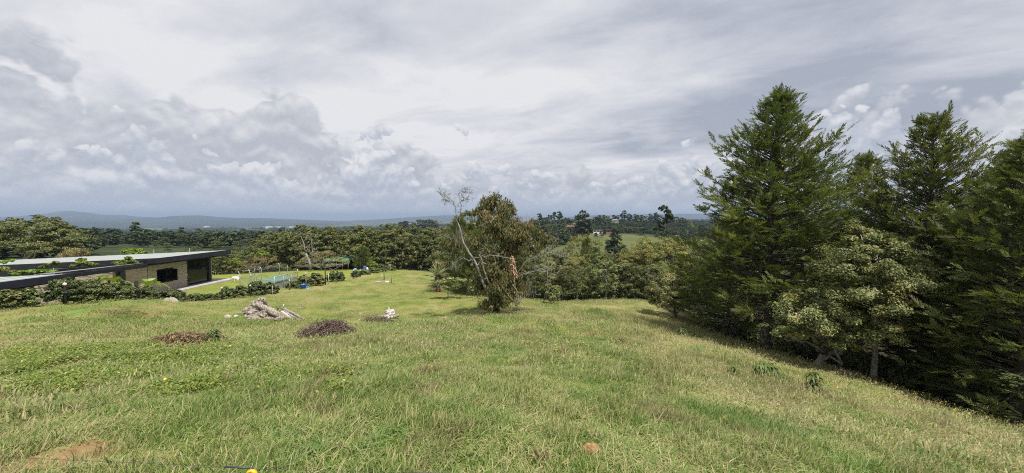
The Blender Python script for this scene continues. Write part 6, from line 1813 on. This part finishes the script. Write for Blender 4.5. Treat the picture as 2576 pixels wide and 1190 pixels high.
# bleached stump
qk = G(980, 801); ws = thing('bleached_stump', 'white bleached stump with a spike beside a short log', 'stump', tuple(qk)); YK = qk[1]
def K3(u, v, dy=0.0): return P(u, v, YK + dy) - qk
mb = MB(); mb.add(*gnarled([K3(978,798), K3(978,788), K3(974,780)], [.26,.2,.14], 12, 661, .25)); mb.add(*gnarled([K3(982,797,.1), K3(986,788,.1), K3(986,779,.1)], [.2,.18,.12], 12, 662, .25)); mb.tube([K3(979,786), K3(978.5,778), K3(978,771.5)], [.06,.045,.012], 7); mb.build('core', M['white_wood'], ws, True)
mb = MB(); mb.add(*gnarled([K3(959,798,-.1), K3(970,797,-.1), K3(985,797,-.1)], [.1,.16,.14], 10, 663, .3)); mb.build('bark_rim', M['stump_wood'], ws, True)
mb = MB(); mb.add(*gnarled([K3(984,799,.0) + qk, K3(1003,793,.1) + qk], [.09,.09], 10, 664, .12)); tag(mb.build('log', M['dead_wood'], None, True), 'short grey log lying against the bleached stump', 'log')
# loose sticks
for i, (u0, v0, u1, v1, r_, mt, lab) in enumerate(((749,776.5,768,775,.035,'pale_bark','thin stick lying in the lower field above brush heap'), (945,712,964,711,.05,'white_wood','pale pole lying beside the field posts'), (598,791,613,793,.05,'dead_wood','bent pale stick between stones and log pile'), (150,1047,262,1042,.008,'twig','dry stem lying in the near grass at left'))):
    a, b = G(u0, v0), G(u1, v1); mb = MB(); mb.tube(wobble(a + (0, 0, r_ + (.03 if i < 3 else .12)), b + (0, 0, r_ + (.03 if i < 3 else .12)), 6, .03, rb2), np.linspace(r_, r_ * .6, 6), 6); tag(mb.build('stick', M[mt], None, True), lab, 'stick')

# ------------------------------------------------------------------ brush heaps: countless twigs
def twig_heap(name, label, loc, rx, ry, h, n_, seed, L_=(0.25, 0.7), r_=0.006, mat='twig', loops=6):
    rng = np.random.default_rng(seed); mb = MB()
    for i in range(n_):
        a = rng.uniform(0, 6.28); k = math.sqrt(rng.uniform(0, 1)); x_, y_ = rx * k * math.cos(a), ry * k * math.sin(a)
        zt = h * (1 - k * k) * rng.uniform(.3, 1.05) + .02
        d = norm(np.array([rng.normal(), rng.normal(), rng.normal() * .35])); l_ = rng.uniform(*L_)
        c = np.array([x_, y_, zt + gz(loc[0] + x_, loc[1] + y_)[0] - loc[2]])
        q = wobble(c - d * l_ / 2, c + d * l_ / 2, 4, l_ * .1, rng); q[1:3, 2] += l_ * rng.uniform(0, .18)
        mb.tube(q, r_ * rng.uniform(.5, 1.4), 3, False)
    for i in range(loops):
        a = rng.uniform(0, 6.28); c = np.array([rng.uniform(-.3, .7) * rx, rng.uniform(-.4, .4) * ry, h * .5]); R_ = rng.uniform(.18, .4) * rx
        t_ = np.linspace(0, math.pi, 9); q = c + np.stack([np.cos(t_) * R_, np.sin(t_) * R_ * .2 * rng.normal(size=1), np.sin(t_) * R_ * 1.1], 1)
        mb.tube(q, r_ * .8, 3, False)
    o = mb.build(name, M[mat], None, False, tuple(loc)); return tag(o, label, 'brush heap')
q = G(822, 845); o = twig_heap('brush_heap', 'heap of tangled dark brown twigs on the near slope', q, .80, .55, .42, 900, 701, r_=.0075); o['kind'] = 'stuff'
q = G(940, 808); o = twig_heap('twig_litter', 'thin scatter of dry twigs left of the bleached stump', q, .75, .35, .14, 90, 702, (0.3, 1.0), .007, loops=3); o['kind'] = 'stuff'
q = G(965, 811); o = twig_heap('twig_litter', 'dark strip of dry twigs in front of the bleached stump', q, .9, .18, .10, 110, 703, (0.2, 0.6), .007, loops=0); o['kind'] = 'stuff'
def leaf_heap(label, loc, rx, ry, h, n_, seed, L_=.10, W_=.035):
    rng = np.random.default_rng(seed); a = rng.uniform(0, 6.28, n_); k = np.sqrt(rng.uniform(0, 1, n_))
    x_, y_ = rx * k * np.cos(a), ry * k * np.sin(a)
    kk = k * (.72 + .5 * vnoise(a * 1.6, a * 0 + seed, seed)); x_, y_ = rx * 1.25 * kk * np.cos(a) + rng.normal(0, .10, n_), ry * 1.25 * kk * np.sin(a) + rng.normal(0, .10, n_)
    zz = h * np.clip(1 - k * k, 0, 1) * rng.uniform(.75, 1.05, n_) + .02 + gz(loc[0] + x_, loc[1] + y_) - loc[2]
    V, F = leaf_quads(np.stack([x_, y_, zz], 1), norm(rng.normal(0, .55, (n_, 3)) + np.array([0, 0, 1.0])), L_ * rng.uniform(.6, 1.4, n_), W_, rng)
    o = obj('dry_leaf_heap', mesh_from('leaves', V, F, tint=np.repeat(rng.uniform(0, 1, n_), 4)), M['brown_leaf'], None, tuple(loc)); return tag(o, label, 'leaf heap', None, 'stuff')
leaf_heap('low mound of dead brown leaves on the slope left of centre', G(480, 862), .95, .60, .26, 4200, 711)
leaf_heap('thin patch of dead leaves on the hump below the hedge', G(315, 786), .9, .4, .05, 500, 712)
def dry_tuft(label, loc, n_, L_, seed):
    rng = np.random.default_rng(seed); V, F, T = blade_rosette(n_, L_, .007, rng, .15, 1.2, 4, .6)
    o = obj('dry_tuft', mesh_from('tuft', V, F, tint=T), M['brown_leaf'], None, tuple(loc)); return tag(o, label, 'grass tuft', 'dead grass tufts')
dry_tuft('dead straw tuft in the near grass left of the orange clod', G(1362, 1166), 90, .20, 721)
dry_tuft('grey dead tuft in the grass below the leaf mound', G(570, 972), 130, .30, 722)
dry_tuft('brown dead tuft on the slope right of the picture centre', G(1490, 850), 150, .45, 723)
dry_tuft('dark dead tuft beside the brown tuft on the slope', G(1560, 862), 130, .4, 724)

# ------------------------------------------------------------------ weeds and flowers
def weed(label, loc, h, n_, L_, seed, w=.05):
    rng = np.random.default_rng(seed); root = thing('weed', label, 'weed', tuple(loc))
    mb = MB(); stems = max(1, n_ // 26)
    C, N_ = [], []
    for s_ in range(stems):
        b = np.array([rng.normal(0, .07), rng.normal(0, .07), -.03]); e = b * 2 + np.array([0, 0, h * rng.uniform(.8, 1.05)])
        q = wobble(b, e, 5, .02, rng); mb.tube(q, np.linspace(.009, .005, 5), 5)
    mb.build('stem', M['twig'], root, True)
    V, F, T = [], [], []; k0 = 0
    for i in range(n_):
        s_ = rng.uniform(.25, 1.0); az = i * 2.4; l_ = L_ * rng.uniform(.7, 1.2)
        c = np.array([rng.normal(0, .05), rng.normal(0, .05), h * s_]); d = np.array([math.cos(az), math.sin(az), .35]); sd = np.array([-math.sin(az), math.cos(az), 0])
        for j in range(4):
            f = j / 3; p_ = c + d * l_ * f + np.array([0, 0, -.9 * l_ * f * f]); ww = w * math.sin(.25 + f * 2.75) * .5
            V += [p_ - sd * ww, p_ + sd * ww]
        for j in range(3): a = k0 + 2 * j; F.append((a, a + 1, a + 3, a + 2))
        k0 += 8; T += [np.clip(.25 + .6 * s_ + rng.normal(0, .15), 0, 1)] * 8
    obj('leaves', mesh_from('leaves', np.array(V), np.array(F), tint=T), M['herb'], root)
weed('leafy upright weed standing alone on the slope before the cypresses', G(2048, 990), .62, 70, .23, 731, .06)
weed('bushy weed with long leaves left of the lone upright weed', G(1918, 952), .46, 90, .25, 732, .06)
weed('second bushy weed right beside the bushy long leaved one', G(1942, 950), .42, 80, .24, 733, .06)
weed('small bright weed at the meadow edge below the round tree', G(1712, 849), .46, 70, .20, 734)
weed('green sprig growing on the brown leaf mound', G(538, 868), .50, 60, .17, 735)
weed('low weed in the grass left of the two bushy weeds', G(1845, 950), .32, 60, .2, 736)
weed('small weed in the shade at the foot of the near cypress', G(2330, 1005), .25, 40, .14, 737)
# creeping broad-leaved weeds in the near left, and scattered flowers
rw = np.random.default_rng(800)
def broad_patch():
    n_ = 60; a = rw.uniform(0, 6.28, n_); k = np.sqrt(rw.uniform(0, 1, n_)) * .22
    C = np.stack([k * np.cos(a), k * np.sin(a), rw.uniform(.04, .17, n_)], 1)
    V, F = leaf_quads(C, norm(rw.normal(0, .4, (n_, 3)) + np.array([0, 0, 1.0])), rw.uniform(.03, .06, n_), rw.uniform(.022, .04, n_), rw)
    return mesh_from('patch', V, F, tint=np.repeat(np.clip(rw.normal(.6, .25, n_), 0, 1), 4))
patch_src = source_collection('creeping_weed', [(broad_patch(), M['weed']) for _ in range(4)])
pts = []
for (u0, u1, v0, v1, n_) in ((20, 560, 870, 1000, 900), (250, 640, 870, 930, 140), (600, 900, 890, 1000, 60), (1900, 2300, 930, 1010, 70), (1300, 1700, 800, 900, 60)):
    for _ in range(n_):
        u, v = rw.uniform(u0, u1), rw.uniform(v0, v1)
        pts.append((u, v))
uv = np.array(pts)
d = np.stack([ray(*q) for q in uv]); d = d / d[:, 1:2]
lo_, hi_ = np.full(len(d), 2.0), np.full(len(d), 30.0)
for _ in range(40):
    mid = (lo_ + hi_) / 2; h_ = d[:, 2] * mid - gz(d[:, 0] * mid, mid); lo_ = np.where(h_ > 0, mid, lo_); hi_ = np.where(h_ > 0, hi_, mid)
pp = d * lo_[:, None]
kp = (fbm(pp[:, 0] / 1.5, pp[:, 1] / 1.5, 3, 41) + rw.normal(0, .05, len(pp)) > .455) & (litter_shade_mask(pp[:, 0], pp[:, 1]) < .5)
pp = pp[kp]; pp[:, 2] = gz(pp[:, 0], pp[:, 1]); n = len(pp)
scatter('creeping_weeds', pp, np.stack([np.zeros(n), np.zeros(n), rw.uniform(0, 6.28, n)], 1), np.repeat(rw.uniform(.55, 1.2, n), 3).reshape(-1, 3), rw.integers(0, 4, n), patch_src, 'low broad leaved weeds creeping through the grass')
def flower_mesh(mat):
    V, F = [], []
    for k in range(9):
        a = k * 2 * math.pi / 9; b_ = len(V)
        V += [(0, 0, .20), (.016 * math.cos(a - .3), .016 * math.sin(a - .3), .207), (.02 * math.cos(a), .02 * math.sin(a), .21), (.016 * math.cos(a + .3), .016 * math.sin(a + .3), .207)]; F.append((b_, b_ + 1, b_ + 2, b_ + 3))
    b_ = len(V); V += [(-.002, 0, 0), (.002, 0, 0), (.002, 0, .2), (-.002, 0, .2)]; F.append((b_, b_ + 1, b_ + 2, b_ + 3))
    return mesh_from('flower', V, F)
fl_src = source_collection('meadow_flower', [(flower_mesh(0), M['yellow_flower'])])
fp = []
for k in range(170):
    y = rw.uniform(9, 26); x = edge_x(y) - abs(rw.normal(0, .9)); fp.append((x, y, 1.0))
for k in range(45): 
    y = rw.uniform(6, 22); fp.append((rw.uniform(-1, .55) * y, y, .75))
for (u, v) in ((100, 895), (62, 901), (66, 906), (435, 985), (582, 893), (484, 898), (2105, 993), (2180, 968), (2030, 985)):
    q = G(u, v); fp.append((q[0], q[1], 1.1))
fp = np.array(fp); n = len(fp)
scatter('yellow_flowers', np.stack([fp[:, 0], fp[:, 1], gz(fp[:, 0], fp[:, 1]) + .03], 1), np.stack([rw.normal(0, .3, n), rw.normal(0, .3, n), rw.uniform(0, 6, n)], 1), np.repeat(fp[:, 2], 3).reshape(-1, 3), np.zeros(n, int), fl_src, 'small yellow flowers dotted through the meadow')

# ------------------------------------------------------------------ electric fence strand just in front of the viewer
M['yellow_plastic'] = plain('yellow_plastic', (0.78, 0.44, 0.02), 0.35, 0.5, 0.08, 12)
M['tube_black'] = plain('black_tube', (0.05, 0.05, 0.055), 0.5, 0.4, 0.2, 12)
YW = 1.75
wl, wa, wb, wm, wr = P(-500, 1128, YW + .5), P(566, 1174, YW), P(629, 1178, YW), P(640, 1180, YW), P(1500, 1196, YW + .15)
we = P(2900, 1225, YW + .4)
mb = MB(); mb.tube([wl, P(0, 1150, YW + .22), wa, wb, wm, P(966, 1187, YW + .05), wr, we], .0009, 5); tag(mb.build('fence_strand', M['tube_black'], None, True), 'thin wire strand crossing the bottom of the picture', 'wire')
mb = MB(); mb.tube([wa, (wa + wb) / 2 + (0, 0, .001), wb], .0048, 8); tag(mb.build('wire_sleeve', M['tube_black'], None, True), 'black plastic sleeve on the near wire strand', 'sleeve')
qi = P(633, 1192, YW); gi_z = gz(qi[0], qi[1])[0]
ins = thing('insulator', 'yellow ring insulator on the near wire strand', 'insulator', tuple(qi))
V, F = [], []
for i in range(20):
    a = 2 * math.pi * i / 20
    for j in range(8):
        b_ = 2 * math.pi * j / 8; V.append(((.019 + .008 * math.cos(b_)) * math.cos(a), .010 * math.sin(b_), (.019 + .008 * math.cos(b_)) * math.sin(a) - .004))
for i in range(20):
    for j in range(8): F.append((i * 8 + j, ((i + 1) % 20) * 8 + j, ((i + 1) % 20) * 8 + (j + 1) % 8, i * 8 + (j + 1) % 8))
mb = MB(); mb.add(V, F); mb.build('ring', M['yellow_plastic'], ins, True)
mb = MB(); mb.tube([(0, 0, .02), (-.004, 0, .03), (.0, 0, .036), (.006, 0, .030), (.004, 0, .05)], .0022, 6); mb.build('wire_tie', M['galv'], ins, True)
pst = thing('fence_post', 'wooden post carrying the yellow insulator below the picture edge', 'post', (qi[0] + .01, qi[1] + .01, gi_z))
hh = qi[2] - .03 - gi_z
mb = MB(); mb.tube([(0, 0, -.3), (0, 0, hh * .5), (0, 0, hh)], [.035, .033, .03], 9); mb.build('shaft', M['post_wood'], pst, True)

# ------------------------------------------------------------------ far buildings
M['tile_red'] = plain('red_tiles', (0.115, 0.078, 0.065), 0.9, 0.1, 0.25, 1.5, 0.2)
M['render_white'] = plain('white_render', (0.70, 0.69, 0.66), 0.8, 0.2, 0.06, 1)
M['render_orange'] = plain('orange_brick', (0.23, 0.13, 0.095), 0.9, 0.1, 0.15, 2)
M['far_window'] = plain('far_window_glass', (0.03, 0.035, 0.04), 0.2, 0.5, 0.1, 1)
M['salmon'] = plain('salmon_render', (0.36, 0.26, 0.20), 0.9, 0.1, 0.15, 1)
def far_house(label, u, Y, vb, w, dpt, hw, hr, wall, roof, rz=0.0, nwin=3, flat=False, lift=0.0):
    q = at(u, Y); dz_ = q[2]; q[2] = P(u, vb, Y)[2]; dz_ = max(1.5, q[2] - dz_ + 1)
    root = thing('far_house', label, 'house', tuple(q), rz)
    mb = MB(); mb.box((-w / 2, -dpt / 2, -dz_), (w / 2, dpt / 2, hw)); mb.build('wall', M[wall], root)
    mb = MB(); e = .5
    if flat: mb.box((-w / 2 - e, -dpt / 2 - e, hw + .005), (w / 2 + e, dpt / 2 + e, hw + .35)); rf = mb.build('roof', M['fascia'], root)
    else:
        W_, D_ = w / 2 + e, dpt / 2 + e
        mb.add([(-W_, -D_, hw), (W_, -D_, hw), (W_, D_, hw), (-W_, D_, hw), (-W_ * .55, 0, hw + hr), (W_ * .55, 0, hw + hr)], [(0,1,5,4),(1,2,5),(2,3,4,5),(3,0,4),(3,2,1,0)]); rf = mb.build('roof', M[roof], root)
    for k in range(nwin):
        x0 = -w / 2 + w * (k + .5) / nwin; mb = MB(); mb.box((x0 - w * .28 / nwin, -dpt / 2 - .03, hw * .35), (x0 + w * .28 / nwin, -dpt / 2 + .05, hw * .8)); mb.build('window', M['far_window'], root)
    return root
h_ = far_house('far house with wide hipped red tile roof behind the upper roof', 458, 165, 653, 9.0, 7, 2.6, 2.2, 'render_white', 'tile_red', nwin=3)
far_house('smaller far house with hipped red tile roof right beside the wide one', 487, 168, 652, 6.5, 6, 2.5, 1.9, 'render_white', 'tile_red', nwin=2)
far_house('tiny red roofed house far off above the trees right of house', 545, 640, 603, 14, 10, 3.5, 2.6, 'render_white', 'tile_red', nwin=3)
far_house('tiny pale roofed house far off in the valley woods', 412, 700, 606, 16, 10, 3, 2.4, 'render_white', 'salmon', nwin=3)
far_house('long low white house with flat dark roof by the far pasture', 1503, 276, 586, 6.6, 5, 2.3, 0, 'render_white', 'fascia', nwin=3, flat=True)
far_house('orange brick wing at the end of the long low far house', 1529, 276, 586, 3.8, 5, 2.2, 0, 'render_orange', 'fascia', nwin=1, flat=True)
far_house('dark recessed middle part of the long low far house', 1518, 277.5, 586, 4.6, 5, 2.2, 0, 'shed_dark', 'fascia', nwin=1, flat=True)
far_house('salmon roofed house half hidden by the big cone shaped tree', 1434, 262, 576, 5.2, 6, 1.6, 1.1, 'salmon', 'tile_red', nwin=2, lift=1)
far_house('pale gabled house just left of the big cone shaped tree', 1446, 270, 571, 3.0, 5, 1.9, 1.0, 'salmon', 'tile_red', nwin=1, lift=1)
far_house('small grey barn between the trees on the far hilltop', 1547, 455, 557, 7, 5, 1.4, 0.9, 'concrete', 'concrete', nwin=1)
for i, (u, Y, w, h) in enumerate(((676, 2700, 34, 16), (690, 2720, 46, 11), (702, 2700, 20, 13), (735, 2900, 40, 10), (762, 3000, 30, 10), (1320, 5200, 40, 62), (1328, 5200, 30, 78), (1336, 5300, 34, 58), (1345, 5300, 40, 66), (300, 3600, 40, 12), (340, 3700, 46, 10), (200, 4200, 60, 12), (520, 3300, 40, 12))):
    q = at(u, Y); root = thing('city_block', f'{ORD[i]} pale block from the near end of the hazy far town', 'building', tuple(q), 0, 'pale blocks of the far town')
    mb = MB(); mb.box((-w / 2, -8, -20), (w / 2, 8, h)); mb.build('wall', M['render_white' if h < 40 else 'concrete'], root)
    mb = MB(); mb.box((-w / 2 - .5, -8.5, h + .02), (w / 2 + .5, 8.5, h + 1.2)); mb.build('roof', M['concrete'], root)

# ------------------------------------------------------------------ haze
hz = MB(); hz.box((-17500, -300, -190), (17500, 17500, 120))
m_, t, out = material('haze_air')
pv = t.n('ShaderNodeVolumePrincipled')
pv.inputs['Color'].default_value = (0.40, 0.51, 0.69, 1)
pv.inputs['Density'].default_value = HAZE
pv.inputs['Anisotropy'].default_value = 0.0
m_.node_tree.links.new(pv.outputs[0], out.inputs['Volume'])
tag(hz.build('haze', m_), 'thin blue haze over the valley', None, None, 'stuff')
print('triangles', sum(len(m.polygons) for m in bpy.data.meshes))
